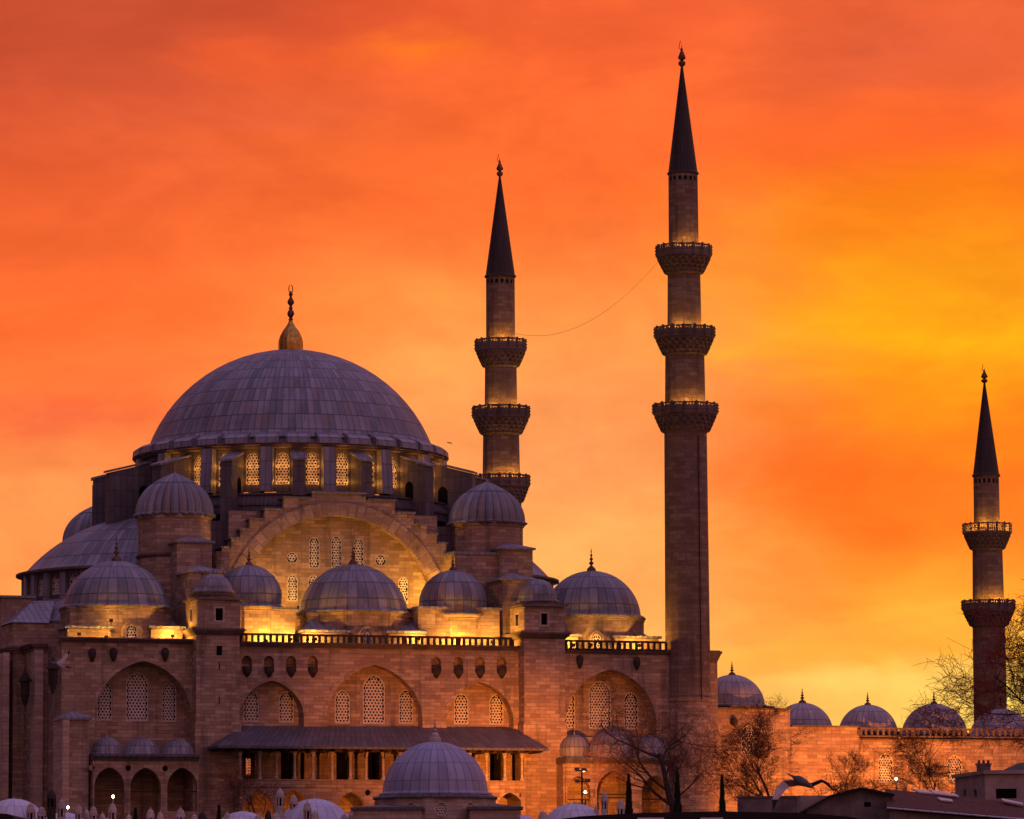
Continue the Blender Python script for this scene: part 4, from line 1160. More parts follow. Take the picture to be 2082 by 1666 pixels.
# ------------------------------------------------------------------ minarets
def minaret(label, axis, v, secs, balcs, cone, fin, base=None, slats=(), lampe=150, nlamp=5, lead_lean=0.0):
    px, py = axis
    u = U(px, v, py); k = mpp(u, v)
    zz = lambda y: Z(px, y, v)
    root = thing('minaret', label, 'minaret', M2W(u, v, 0), 'stone minarets of the mosque')
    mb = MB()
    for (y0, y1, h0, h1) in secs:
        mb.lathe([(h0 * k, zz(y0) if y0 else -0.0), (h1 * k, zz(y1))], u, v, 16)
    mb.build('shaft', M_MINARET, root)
    if base:
        mb = MB(); y0, h0, h1, h2 = base
        mb.lathe([(h2 * k, 0), (h2 * k, zz(y0 + 130)), (h1 * k, zz(y0 + 60)), (h0 * k, zz(y0 + 4)), (h0 * k * 1.05, zz(y0 + 4)), (h0 * k * 1.05, zz(y0 - 4)), (h0 * k * 0.98, zz(y0 - 5))], u, v, 16)
        mb.build('pedestal', M_STONE, root)
    for bi, (yt, yf, yb, hw, hs) in enumerate(balcs):
        zt, zf, zb = zz(yt), zz(yf), zz(yb)
        R, Rs = hw * k, hs * k
        # stalactite corbel in tiers, each tier a ring of hanging cells
        mb = MB(); nt_ = 5; prof = [(Rs * 0.98, zb)]
        for i in range(nt_):
            f0, f1 = i / nt_, (i + 1) / nt_
            r1 = Rs + (R * 0.97 - Rs) * (f1 ** 0.85)
            zt0, zt1 = zb + (zf - zb) * f0, zb + (zf - zb) * f1
            prof += [(r1 - 0.16, zt0 + (zt1 - zt0) * 0.5), (r1, zt0 + (zt1 - zt0) * 0.62), (r1, zt1)]
        prof += [(R, zf), (R, zf + 0.12), (Rs * 0.9, zf + 0.12)]
        mb.lathe(prof, u, v, 32)
        for i in range(1, nt_):
            f1 = (i + 1) / nt_
            r1 = Rs + (R * 0.97 - Rs) * (f1 ** 0.85) + 0.03
            zt0 = zb + (zf - zb) * i / nt_; hh = (zf - zb) / nt_
            nc = 24
            for c in range(nc):
                t = 2 * pi * (c + 0.5 * (i % 2)) / nc; w = r1 * pi / nc * 0.66
                cx, cy, tx, ty = cos(t), sin(t), -sin(t), cos(t)
                tip_ = (u + cx * (r1 - 0.16), v + cy * (r1 - 0.16), zt0 - hh * 0.35)
                q = [(u + cx * r1 + tx * w, v + cy * r1 + ty * w, zt0 + hh * 0.55), (u + cx * r1 - tx * w, v + cy * r1 - ty * w, zt0 + hh * 0.55),
                     (u + cx * (r1 - 0.3), v + cy * (r1 - 0.3), zt0 + hh * 0.5)]
                for a_, b_ in ((0, 1), (1, 2), (2, 0)): mb.face([q[a_], q[b_], tip_])
                mb.face(q)
        bc = mb.build('balcony', M_TRIM, root)
        # pierced parapet panels between little posts
        mb = MB(); H = zt - zf - 0.12; z0 = zf + 0.12
        sl = bi in slats
        lo, hi = (0.16, 0.86) if sl else (0.66, 0.84)
        npan = 16
        def seg(t0, t1, r0, r1, za, zb_):
            A = [(u + r * cos(t), v + r * sin(t)) for r, t in ((r0, t0), (r1, t0), (r1, t1), (r0, t1))]
            mb.prism(A, za, zb_)
        for c in range(npan):
            t0, t1 = 2 * pi * c / npan, 2 * pi * (c + 1) / npan
            seg(t0, t1, R * 0.955, R, z0, z0 + H * lo)
            seg(t0, t1, R * 0.95, R * 1.01, z0 + H * hi, z0 + H)
            ns = 5 if sl else 4
            for i in range(ns):
                a_ = t0 + (t1 - t0) * (i + (0.30 if sl else 0.18)) / ns; b_ = t0 + (t1 - t0) * (i + (0.70 if sl else 0.82)) / ns
                seg(a_, b_, R * 0.965, R * 0.99, z0 + H * lo - 0.01, z0 + H * hi + 0.01)
            e = 0.018
            seg(t0 - e, t0 + e, R * 0.95, R * 1.035, z0 - 0.02, z0 + H + 0.10)
            for q in (0.25, 0.55, 0.85):
                seg(t0 - e * 0.7, t0 + e * 0.7, R * 1.0, R * 1.06, z0 + H * q - 0.07, z0 + H * q + 0.07)
        mb.build('parapet', M_TRIM, bc)
        for i in range(nlamp):
            t = radians(TH * 57.3 - 90 + (-72 + 36 * i) * 1.0 + 8 * bi)
            rr = (R * 0.72 + Rs * 0.28) if False else Rs + (R - Rs) * 0.45
            lamp(root, M2W(u + rr * cos(t), v + rr * sin(t), zf + 0.55), lampe * (0.45 + 0.55 * ((i * 7 + bi * 3) % 5) / 4), rad=0.05)
        # door on the balcony
    yb, yt, hw = cone
    mb = MB()
    R = hw * k
    mb.lathe([(R * 0.96, zz(yb + 4)), (R * 1.06, zz(yb + 2)), (R * 1.06, zz(yb)), (R * 0.97, zz(yb - 3)), (0.11, zz(yt))], u, v, 24, pu=24, pr=5)
    cn = mb.build('spire', M_CONE, root, 30)
    mb = MB(); zf0, zf1 = zz(yt), zz(fin); h = zf1 - zf0
    mb.lathe([(0.11, zf0 - 0.3), (0.10, zf0), (0.32, zf0 + h * 0.08), (0.36, zf0 + h * 0.14), (0.30, zf0 + h * 0.2), (0.12, zf0 + h * 0.25), (0.34, zf0 + h * 0.31), (0.38, zf0 + h * 0.36), (0.22, zf0 + h * 0.52), (0.08, zf0 + h * 0.66), (0.14, zf0 + h * 0.68), (0.05, zf0 + h * 0.72), (0.0, zf0 + h * 0.9)], u, v, 10)
    mb.tube([(u, v, zf0 + h * 0.6), (u - 0.28, v, zf0 + h * 0.75), (u - 0.12, v, zf1)], 0.035, 4)
    mb.build('finial', M_BRONZE, cn, 50)
    # small windows just under the spire
    hwin = secs[-1][3] * k
    for i in range(16):
        mb = MB()
        t = 2 * pi * (i + 0.5) / 16; rr = hwin * 0.985 + 0.0; w = 0.13
        cx, cy, tx, ty = cos(t), sin(t), -sin(t), cos(t)
        za, zb_ = zz(yb + 17), zz(yb + 9)
        mb.face([(u + cx * rr + tx * s_ * w, v + cy * rr + ty * s_ * w, z) for s_, z in ((-1, za), (1, za), (1, zb_), (-1, zb_))])
        mb.build('vent', M_VOID, root)
    return root, u
m1, u1 = minaret('tallest nearest minaret with three balconies, rising in front of the right end of the mosque', (1393, 800), -27.6,
    [(1430, 880, 46, 43.5), (835, 720, 41.5, 40), (680, 556, 35, 33.5), (515, 353, 30.8, 30)],
    [(823, 845, 884, 65, 43.5), (667, 690, 727, 60.5, 39.5), (501, 525, 562, 56, 33.5)],
    (353, 137, 31), 84, (1424, 46, 49, 53), (), 170)
v2m = 27.6
m2, u2 = minaret('three balcony minaret behind the mosque, its lower half hidden by the roofs', (1018, 720), v2m,
    [(None, 1020, 44, 41), (978, 885, 38.5, 37), (838, 748, 33.5, 32.5), (702, 562, 29.8, 29.5)],
    [(968, 992, 1026, 57, 41), (828, 852, 888, 57.5, 37), (692, 716, 751, 51.5, 32.5)],
    (562, 360, 31), 314, None, (), 260)
m3, u3 = minaret('short two balcony minaret at far right, behind the courtyard domes', (2008, 1140), 25.0,
    [(None, 1275, 35, 33), (1230, 1118, 32, 30.5), (1074, 968, 26.5, 26)],
    [(1222, 1243, 1278, 53, 33), (1066, 1088, 1122, 48.5, 30.5)],
    (967, 780, 27.5), 742, None, (1,), 240, 4)

# rain pipe on the near minaret
mb = MB(); kk = mpp(u1, -27.6)
mb.tube([(u1 + 0.5, -27.6 - 44.4 * kk, Z(1393, 890, -27.6)), (u1 + 0.5, -27.6 - 47.2 * kk, Z(1393, 1424, -27.6))], 0.05, 5); mb.build('cable', M_IRON, m1)

# wire slung between the two tall minarets
pa, pb = M2W(*(lambda q: (q[0], v2m, q[1]))(on_v(1048, 678, v2m))), M2W(*(lambda q: (q[0], -27.6, q[1]))(on_v(1340, 530, -27.6)))
mb = MB('W')
pts = []
for i in range(61):
    f = i / 60
    p = pa.lerp(pb, f); p.z -= 4.6 * 4 * f * (1 - f) * 0.55
    pts.append(p)
mb.tube(pts, 0.016, 4)
tag(mb.build('wire', M_IRON, None), 'thin sagging wire slung between the two tallest minarets', 'wire')

# ------------------------------------------------------------------ courtyard
court = thing('courtyard', 'lower courtyard range with a row of small domes, glowing orange at right', 'courtyard', M2W(U(1700, -25, 1600), -25, 0))
VC = -25.0
def C(px, py=1500): return U(px, VC, py)
def courtyard():
    mp = vplane(VC)
    z_hi, z_lo = Z(1530, 1443, VC), Z(1670, 1479, VC)
    z_ba = Z(1860, 1503, VC)
    a, b, c, d = C(1452), C(1607), C(1747), C(2260)
    outl = [(a, 0), (d, 0), (d, z_ba), (c, z_ba), (c, z_lo), (b, z_lo), (b, z_hi), (a, z_hi)]
    wins = [(1507, 1541, 1474, 1536), (1785, 1816, 1531, 1592), (1924, 1956, 1535, 1592)]
    loops = [arch_loop((C(l) + C(r)) / 2, Z(l, yb, VC), Z(l, yt, VC), C(r) - C(l), 0.2, 7) for l, r, yt, yb in wins]
    mb = MB(); mb.plate(mp, outl, loops, 0.4, 1.0); mb.build('courtyard_wall', M_STONE, court)
    for lp in loops: grille(court, vplane(VC + 0.1), lp, 0.30)
    mb = MB(); mb.box(a, b - 0.05, VC + 0.5, VC + 10, 0, z_hi - 0.02); mb.box(a, d, VC + 0.55, VC + 8, 0, z_ba - 0.9); mb.box(a, c - 0.02, VC + 0.52, VC + 9, 0, z_lo - 0.03); mb.box(a + 5, d, 18, 27, 0, z_ba - 0.9)
    mb.build('courtyard_core', M_STONE, court)
    mb = MB(); mb.box(a, b + 0.15, VC - 0.18, VC + 1, z_hi + 0.002, z_hi + 0.16); mb.box(b + 0.16, c + 0.12, VC - 0.18, VC + 1, z_lo + 0.002, z_lo + 0.16); mb.box(c + 0.13, d, VC - 0.18, VC + 0.6, z_ba - 0.15, z_ba + 0.02)
    mb.build('courtyard_coping', M_TRIM, court)
    balustrade(court, 1748, 2240, 1482, 1501, VC - 0.1, 42, 'balustrade', M_TRIM)
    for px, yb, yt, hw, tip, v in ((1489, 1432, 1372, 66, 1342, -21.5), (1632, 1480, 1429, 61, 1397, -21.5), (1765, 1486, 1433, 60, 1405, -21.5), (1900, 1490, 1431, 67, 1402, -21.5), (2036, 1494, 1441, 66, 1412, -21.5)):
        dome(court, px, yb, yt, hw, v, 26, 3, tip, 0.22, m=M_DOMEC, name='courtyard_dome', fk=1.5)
        u = U(px, v, yb); k = mpp(u, v)
        if px < 1500:
            drum(court, u, v, hw * k * 1.22, z_hi - 0.2, Z(px, 1434, v - 3), 8, M_LEADW, 'dome_base', pi / 8, 0.25)
        else:
            drum(court, u, v, hw * k * 1.02, z_ba - 1.0, Z(px, yb, v - 3) - 0.05, 16, M_LEADW, 'dome_base', 0, 0.1)
    mb = MB(); q = on_v(1491, 1468, VC)
    mb.lathe([(0.0, q[1] - 0.4), (0.28, q[1] - 0.28), (0.36, q[1]), (0.28, q[1] + 0.3), (0.0, q[1] + 0.4)], q[0], VC - 0.15, 10); mb.build('waterspout', M_DARK, court, 40)
    # rows of paler joint mouldings round the windows
    for lp in loops:
        mb = MB()
        cx = sum(p[0] for p in lp[:2]) / 2
        x0, x1 = lp[0][0] - 0.35, lp[1][0] + 0.35
        z0, z1 = lp[0][1] - 0.3, max(p[1] for p in lp) + 0.45
        mb.plate(lambda p, q_, d_: vplane(VC)(p, q_, d_ + 0.06), rect_loop(x0, x1, z0, z1), [[(cx + (p - cx) * 1.08, q_ if i < 2 else q_ + 0.1) for i, (p, q_) in enumerate(lp)]], 0.06, 0.06)
        mb.build('window_surround', M_STONE, court)
courtyard()

# ------------------------------------------------------------------ flood lamps on the ground, lighting the right part of the walls
SOD = (1.0, 0.265, 0.03)
def ground_flood(px, py, v, e, aim_px, aim_py, aim_v, label, angle=95, z=None):
    u = U(px, v, 1640); z = z if z is not None else 0.9
    p = M2W(u, v, z)
    root = thing('floodlight', label, 'floodlight', M2W(u, v, 0), 'ground floodlights')
    mb = MB(); mb.box(u - 0.35, u + 0.35, v - 0.25, v + 0.05, z - 0.3, z + 0.3); mb.frustum(u - 0.3, u + 0.3, v + 0.052, v + 0.09, z - 0.25, z + 0.25, 0.04)
    mb.build('housing', M_IRON, root)
    mb = MB(); mb.box(u - 0.42, u - 0.36, v - 0.14, v - 0.06, 0, z + 0.05); mb.box(u + 0.36, u + 0.42, v - 0.14, v - 0.06, 0, z + 0.05); mb.box(u - 0.5, u + 0.5, v - 0.3, v + 0.1, 0, 0.1)
    mb.build('yoke', M_IRON, root)
    au, az_ = on_v(aim_px, aim_py, aim_v)
    lamp(root, M2W(u, v + 0.3, z + 0.1), e * 2.6, SOD, 0.25, M2W(au, aim_v, az_), angle, 0.9)
ground_flood(1610, 1690, -38, 4200, 1620, 1530, -25, 'floodlight before the courtyard wall beside the bushy bare tree', 125)
ground_flood(1740, 1690, -38, 4600, 1740, 1530, -25, 'floodlight before the courtyard wall below its second small dome', 125)
ground_flood(1880, 1690, -38, 4200, 1880, 1530, -25, 'floodlight before the courtyard wall below its third small dome', 125)
ground_flood(2020, 1690, -38, 3600, 2020, 1530, -25, 'floodlight before the courtyard wall close to the right edge', 125)
ground_flood(2090, 1690, -52, 4000, 2085, 1380, -44, 'floodlight under the big bare tree at the right edge', 90)
# warm glow inside the arcades
for px, v, e in ((530, -30.0, 60), (598, -30.0, 120), (713, -30.0, 110), (1175, -30.5, 130), (1240, -30.5, 25), (1330, -30.3, 30), (1035, -30, 40), (225, -30.4, 3)):
    lamp(mosque, M2W(U(px, v, 1640), v, 2.6), e, SOD, 0.15)
for px in (850, 930, 1000): lamp(mosque, M2W(U(px, -30.2, 1560), -30.2, Z(px, 1536, -30.2)), 5, SOD, 0.1)

# ================================================================== foreground and planting (world frame)
def px_m(Y): return Y / FPX
def WX(px, py, Y): return atY(px, py, Y).x
def WZ(px, py, Y): return atY(px, py, Y).z
def wdome(root, px, yb, yt, hw, Y, panels, rows, tip, skirt, m, name='dome', fm=M_PALE, fk=0.8):
    k = px_m(Y); a = hw * k
    return dome_at(root, WX(px, yb, Y), Y, a, WZ(px, yb, Y - a), WZ(px, yt, Y), panels, rows, WZ(px, tip, Y) if tip else None, skirt, None, 0.0, m, name, None, fm, 0, 2 * pi, 0.2, fk, 'W')
def wp(Y): return lambda x, z, d: (x, Y - d, z)

# --- round hall under a blue grey dome, nearest the camera
Yh = 330.0
hall = thing('domed_hall', 'stone hall with a large blue grey lead dome, in front of the canopy', 'domed hall', Vector((WX(885, 1660, Yh), Yh, gz(WX(885, 1660, Yh), Yh))))
def build_hall():
    k = px_m(Yh); x = WX(885, 1612, Yh); g = hall.location.z
    ze = WZ(885, 1619, Yh - 4.6)
    d_ = wdome(hall, 885, 1611, 1508, 107, Yh, 34, 4, None, 0.3, M_PALED if False else M_HALL)
    zt = WZ(885, 1508, Yh)
    mb = MB('W'); mb.lathe([(0.0, zt + 0.42), (0.22, zt + 0.40), (0.40, zt + 0.28), (0.46, zt + 0.08), (0.44, zt - 0.08)][::-1], x, Yh, 16); b = mb.build('finial_base', M_PALE, d_, 50)
    finial(d_, x, Yh, zt + 0.38, WZ(885, 1458, Yh), M_PALE, 'W', 1.35)
    mb = MB('W'); R = 127 * k
    mb.lathe([(R, ze - 0.12), (R + 0.12, ze - 0.1), (R + 0.12, ze + 0.02), (107 * k, ze + 0.3)], x, Yh, 12, pi / 12, 2 * pi + pi / 12); mb.build('eave', M_LEADW, hall, 25)
    # twelve sided wall with lattice windows
    n = 12; zb = g - 0.3; hw = (R - 0.12) * tan(pi / n)
    wm = MB('W'); loops = []
    for i in range(n):
        a = -pi / 2 + 2 * pi * (i + 0.0) / n + 0.12
        rx, ry, tx, ty = cos(a), sin(a), -sin(a), cos(a); Ra = (R - 0.12) * cos(pi / n)
        def mp(p, z, d, rx=rx, ry=ry, tx=tx, ty=ty, Ra=Ra): return (x + rx * (Ra + d) + tx * p, Yh + ry * (Ra + d) + ty * p, z)
        zc = WZ(914, 1645, Yh - 4)
        lp = ring_loop(0, zc, 0.52, 16)
        wm.plate(mp, rect_loop(-hw, hw, zb, ze - 0.11), [lp], 0.3); loops.append((mp, lp))
    wm.build('wall', M_HALLW, hall)
    for i, (mp, lp) in enumerate(loops):
        if i in (0, 1, 2, 10, 11):
            w = grille_w(hall, mp, lp)
    # square base with pent roofs at the corners
    zq = WZ(885, 1641, Yh - 5.4)
    for s0, s1, nm in ((-5.9, -0.9, 0), (2.6, 6.3, 1)):
        mb = MB('W'); y0 = Yh - 5.6
        mb.box(x + s0, x + s1, y0 + 0.25, y0 + 3.0, g - 0.3, zq - 0.2); mb.build('corner_block', M_HALLW, hall)
        mb = MB('W'); c = [(x + s0 - 0.2, y0, zq), (x + s1 + 0.2, y0, zq), (x + s1 + 0.2, y0 + 3, zq), (x + s0 - 0.2, y0 + 3, zq)]; ap = (x + (s0 + s1) / 2, y0 + 2.6, zq + 0.28)
        for i in range(4):
            p, q = c[i], c[(i + 1) % 4]; mb.face([p, q, ap]); mb.face([p, q, (q[0], q[1], q[2] - 0.2), (p[0], p[1], p[2] - 0.2)])
        mb.face([(a_, b_, c_ - 0.2) for a_, b_, c_ in c]); mb.build('pent_roof', M_LEADW, hall)
M_HALLW = stone('pale_hall_stone', (0.56, 0.46, 0.39, 1), (0.42, 0.33, 0.27, 1), (0.24, 0.18, 0.15, 1), 0.8, 0.3, 0.5)
M_HALL = lead('blue_grey_lead', (0.23, 0.245, 0.36, 1), (0.34, 0.35, 0.49, 1), (0.27, 0.23, 0.28, 1), 0.5, 1, 1, 0.075, 0.03, 0.4, 0.4)
def grille_w(root, mp, loop, pitch=0.2):
    inv = lambda a, z, d: mp(a, z, d - 0.05)
    mb_frame = MB.__init__
    old = MB.__init__
    def init_w(s, frame='W'): old(s, 'W')
    MB.__init__ = init_w
    try: return grille(root, inv, loop, pitch, 0.08)
    finally: MB.__init__ = old
build_hall()

# --- low madrasa ranges along the bottom edge: pale lead domes and little stone chimneys
def chimney(root, px, yt, hw, Y, stone=M_PALE):
    k = px_m(Y); x = WX(px, yt, Y); zt = WZ(px, yt, Y); r = hw * k * 0.86; g = gz(x, Y)
    mb = MB('W')
    mb.lathe([(r * 1.06, g), (r * 0.98, zt - 1.45), (r * 1.12, zt - 1.42), (r * 1.12, zt - 1.32), (r * 0.95, zt - 1.30)], x, Y, 8)
    for i in range(6):
        a = 2 * pi * (i + 0.25) / 6
        cx, cy = x + r * 0.90 * cos(a), Y + r * 0.90 * sin(a)
        mb.box(cx - 0.05, cx + 0.05, cy - 0.05, cy + 0.05, zt - 1.31, zt - 0.70)
    c = mb.build('chimney', stone, root)
    mb = MB('W'); mb.lathe([(r * 0.74, zt - 1.29), (r * 0.74, zt - 0.71)], x, Y, 8); mb.build('lantern_core', M_VOID, c)
    mb = MB('W'); mb.lathe([(0, zt - 0.72), (r * 1.08, zt - 0.70), (r * 1.16, zt - 0.62), (r * 1.10, zt - 0.52), (r * 1.0, zt - 0.40), (r * 0.80, zt - 0.20), (r * 0.45, zt - 0.04), (r * 0.12, zt), (0.03, zt + 0.12), (0.0, zt + 0.16)], x, Y, 12)
    mb.build('cap', stone, c, 45)
def madrasa(label, x0, x1, Y, ywall, domes_, chims):
    a, b = WX(x0, ywall, Y), WX(x1, ywall, Y)
    root = thing('madrasa', label, 'madrasa', Vector(((a + b) / 2, Y, gz((a + b) / 2, Y))), 'low madrasa ranges along the foreground')
    z = WZ(x0, ywall, Y - 4); g = root.location.z
    mb = MB('W'); mb.box(a, b, Y - 4, Y + 4, g - 0.4, z); mb.build('wall', M_STONE, root)
    mb = MB('W'); mb.box(a - 0.2, b + 0.2, Y - 4.25, Y + 4.25, z + 0.002, z + 0.16); mb.build('roof', M_PALED, root)
    for px, yb, yt, hw, tip in domes_: wdome(root, px, yb, yt, hw, Y, 22, 3, tip, 0.2, M_PALED)
    for c in chims: chimney(root, c[0], c[1], c[2], Y - 3.0 + (c[0] * 7 % 5) * 0.5, M_DARK if len(c) > 3 else M_PALE)
madrasa('low madrasa range at bottom left with pale lead domes and small stone chimneys', -90, 425, 336, 1686,
        [(28, 1684, 1624, 72, 1614), (130, 1690, 1652, 60, 1640), (215, 1692, 1664, 44, None), (330, 1694, 1668, 44, None)],
        [(63, 1634, 10), (85, 1641, 10), (105, 1606, 10, 1), (125, 1626, 9), (160, 1637, 8), (176, 1646, 7), (190, 1640, 9), (208, 1654, 8), (229, 1634, 9), (306, 1645, 9), (326, 1651, 8), (367, 1644, 10), (395, 1656, 8), (412, 1651, 10, 1), (42, 1648, 8), (262, 1657, 7)])
madrasa('low madrasa range at bottom centre left, two pale lead domes and tall domed chimneys', 426, 850, 336, 1688,
        [(494, 1690, 1650, 62, 1633), (640, 1690, 1624, 80, 1604), (722, 1692, 1654, 56, None), (806, 1694, 1660, 44, None)],
        [(569, 1604, 9), (597, 1617, 9), (625, 1631, 9), (652, 1639, 9), (561, 1653, 11), (679, 1655, 10), (716, 1648, 9), (780, 1645, 9), (802, 1647, 9), (590, 1668, 9), (462, 1652, 8), (525, 1656, 9), (545, 1648, 7, 1), (640, 1650, 9), (700, 1656, 9), (735, 1658, 8), (760, 1654, 8), (822, 1652, 8)])
madrasa('low madrasa range at bottom centre, one pale lead dome left of two upright chimneys', 1030, 1290, 340, 1690,
        [(1168, 1690, 1634, 72, 1618), (1062, 1692, 1658, 42, None)],
        [(1229, 1611, 8), (1262, 1627, 9), (1104, 1650, 11), (1212, 1640, 5)])

# --- dark roofs cutting the bottom edge
def dark_roof(label, pts, Y, depth=8):
    c = sum(p[0] for p in pts) / len(pts)
    x = WX(c, 1660, Y); root = thing('dark_rooftop', label, 'rooftop', Vector((x, Y, gz(x, Y))), 'dark roofs along the bottom edge')
    P = [(WX(a, b, Y), WZ(a, b, Y)) for a, b in pts]
    zb = min(p[1] for p in P) - 0.35
    mb = MB('W'); poly = P + [(P[-1][0], zb), (P[0][0], zb)]
    mb.plate(wp(Y), poly, (), 0, depth); mb.plate(wp(Y + depth), poly); mb.build('roof', M_BLACKR, root)
    mb = MB('W'); mb.box(P[0][0] + 0.4, P[-1][0] - 0.4, Y + 0.4, Y + depth - 0.4, root.location.z - 0.2, zb + 0.05); mb.build('wall', M_PLASTER, root)
    return root
dr = dark_roof('long low black curved rooftop along the bottom edge below the big bare tree', [(1090, 1672), (1180, 1660), (1300, 1653), (1460, 1650), (1620, 1653), (1720, 1660), (1790, 1672)], 250)
dark_roof('black rooftop corner at the bottom left edge', [(-60, 1652), (-20, 1653), (14, 1655), (26, 1659), (30, 1672)], 250)
mb = MB('W'); Y = 249.9                                     # pale skylight set in the dark roof's edge
for l, r in ((1296, 1350), (1424, 1470)):
    mb = MB('W'); mb.box(WX(l, 1663, Y), WX(r, 1663, Y), Y - 0.06, Y + 0.05, WZ(l, 1670, Y), WZ(l, 1663, Y)); mb.build('roof_window', M_SKYL, dr)

# --- old houses at bottom right
def house_gable():
    Y = 325.0
    x = WX(1720, 1660, Y); root = thing('house', 'grey gabled house with a small dark window and low dark roof edge', 'house', Vector((x, Y, gz(x, Y))), 'old houses at bottom right')
    g = root.location.z
    P = lambda a, b: (WX(a, b, Y), WZ(a, b, Y))
    poly = [(P(1640, 1690)[0], g - 0.3), (P(1812, 1690)[0], g - 0.3), P(1812, 1617), P(1752, 1604), P(1690, 1619), P(1640, 1646)]
    win = rect_loop(P(1757, 1640)[0], P(1771, 1640)[0], P(1757, 1641)[1], P(1757, 1631)[1])
    mb = MB('W'); mb.plate(wp(Y), poly, [win], 0.3, 10.0); mb.build('wall', M_PLASTER, root)
    mb = MB('W'); mb.face([(a, Y + 0.25, z) for a, z in win]); mb.build('window', M_VOID, root)
    mb = MB('W')                                             # roof slab following the gable
    top = [P(1630, 1650), P(1689, 1617), P(1752, 1601), P(1818, 1615)]
    for (a, b), (c, d) in zip(top, top[1:]):
        q = [(a, Y - 0.45, b), (c, Y - 0.45, d), (c, Y + 10.2, d), (a, Y + 10.2, b)]
        mb.face(q); mb.face([(x_, y_, z_ - 0.16) for x_, y_, z_ in q]); mb.face([q[0], q[1], (c, Y - 0.45, d - 0.16), (a, Y - 0.45, b - 0.16)])
    mb.build('roof', M_BLACKR, root)
    mb = MB('W'); mb.box(P(1660, 1650)[0] - 2.6, P(1660, 1650)[0] - 0.2, Y + 1, Y + 6, g - 0.3, P(1640, 1640)[1] - 0.4); mb.build('annex', M_PLASTER, root)
    mb = MB('W'); mb.box(P(1690, 1616)[0] - 1.6, P(1690, 1616)[0] + 0.4, Y + 10.3, Y + 14, g, P(1690, 1606)[1] - 0.1); mb.build('annex', M_CREAM, root)
house_gable()
def house_long():
    Y = 322.0
    x = WX(1950, 1660, Y); root = thing('house', 'long low house with a reddish sloping tile roof and pale skylights', 'house', Vector((x, Y, gz(x, Y))), 'old houses at bottom right')
    g = root.location.z
    A, B = atY(1799, 1604, Y + 9), atY(2140, 1640, Y + 9)
    C_, D = atY(1803, 1640, Y), atY(2140, 1668, Y)
    D.z = min(D.z, B.z - 0.9)
    mb = MB('W'); mb.face([C_, D, B, A]); mb.face([p - Vector((0, 0, 0.18)) for p in (C_, D, B, A)])
    for p, q in ((C_, D), (D, B), (B, A), (A, C_)): mb.face([p, q, q - Vector((0, 0, 0.18)), p - Vector((0, 0, 0.18))])
    mb.build('roof', M_TILE, root)
    e = Vector((0.15, 0.3, 0))
    mb = MB('W')
    bs = [(C_.x + 0.2, C_.y + 0.4, C_.z - 0.25), (D.x - 0.2, D.y + 0.4, D.z - 0.25), (B.x - 0.2, B.y - 0.4, B.z - 0.25), (A.x + 0.2, A.y - 0.4, A.z - 0.25)]
    lo = [(a, b, g - 0.3) for a, b, c in bs]
    for i in range(4): mb.face([lo[i], lo[(i + 1) % 4], bs[(i + 1) % 4], bs[i]])
    mb.build('wall', M_PLASTER, root)
    nrm = (D - C_).cross(A - C_).normalized()
    if nrm.z < 0: nrm = -nrm
    def on_roof(px, py):
        d = ray(px, py); t = (C_ - CAM).dot(nrm) / d.dot(nrm); return CAM + d * t + nrm * 0.07
    for q in (((1852, 1605), (1884, 1609), (1898, 1615), (1868, 1612)), ((1888, 1606), (1944, 1617), (1950, 1621), (1900, 1615)), ((1905, 1623), (1934, 1627), (1938, 1631), (1912, 1628)), ((2036, 1625), (2078, 1634), (2082, 1638), (2040, 1630))):
        P = [on_roof(*a) for a in q]
        mb = MB('W'); mb.face(P)
        for i in range(4): mb.face([P[i], P[(i + 1) % 4], P[(i + 1) % 4] - nrm * 0.1, P[i] - nrm * 0.1])
        mb.build('skylight', M_SKYL, root)
    mb = MB('W'); mb.tube([C_ + Vector((0.0, -0.06, -0.1)), D + Vector((0, -0.06, -0.1))], 0.07, 6); mb.build('gutter', M_PALED, root)
house_long()
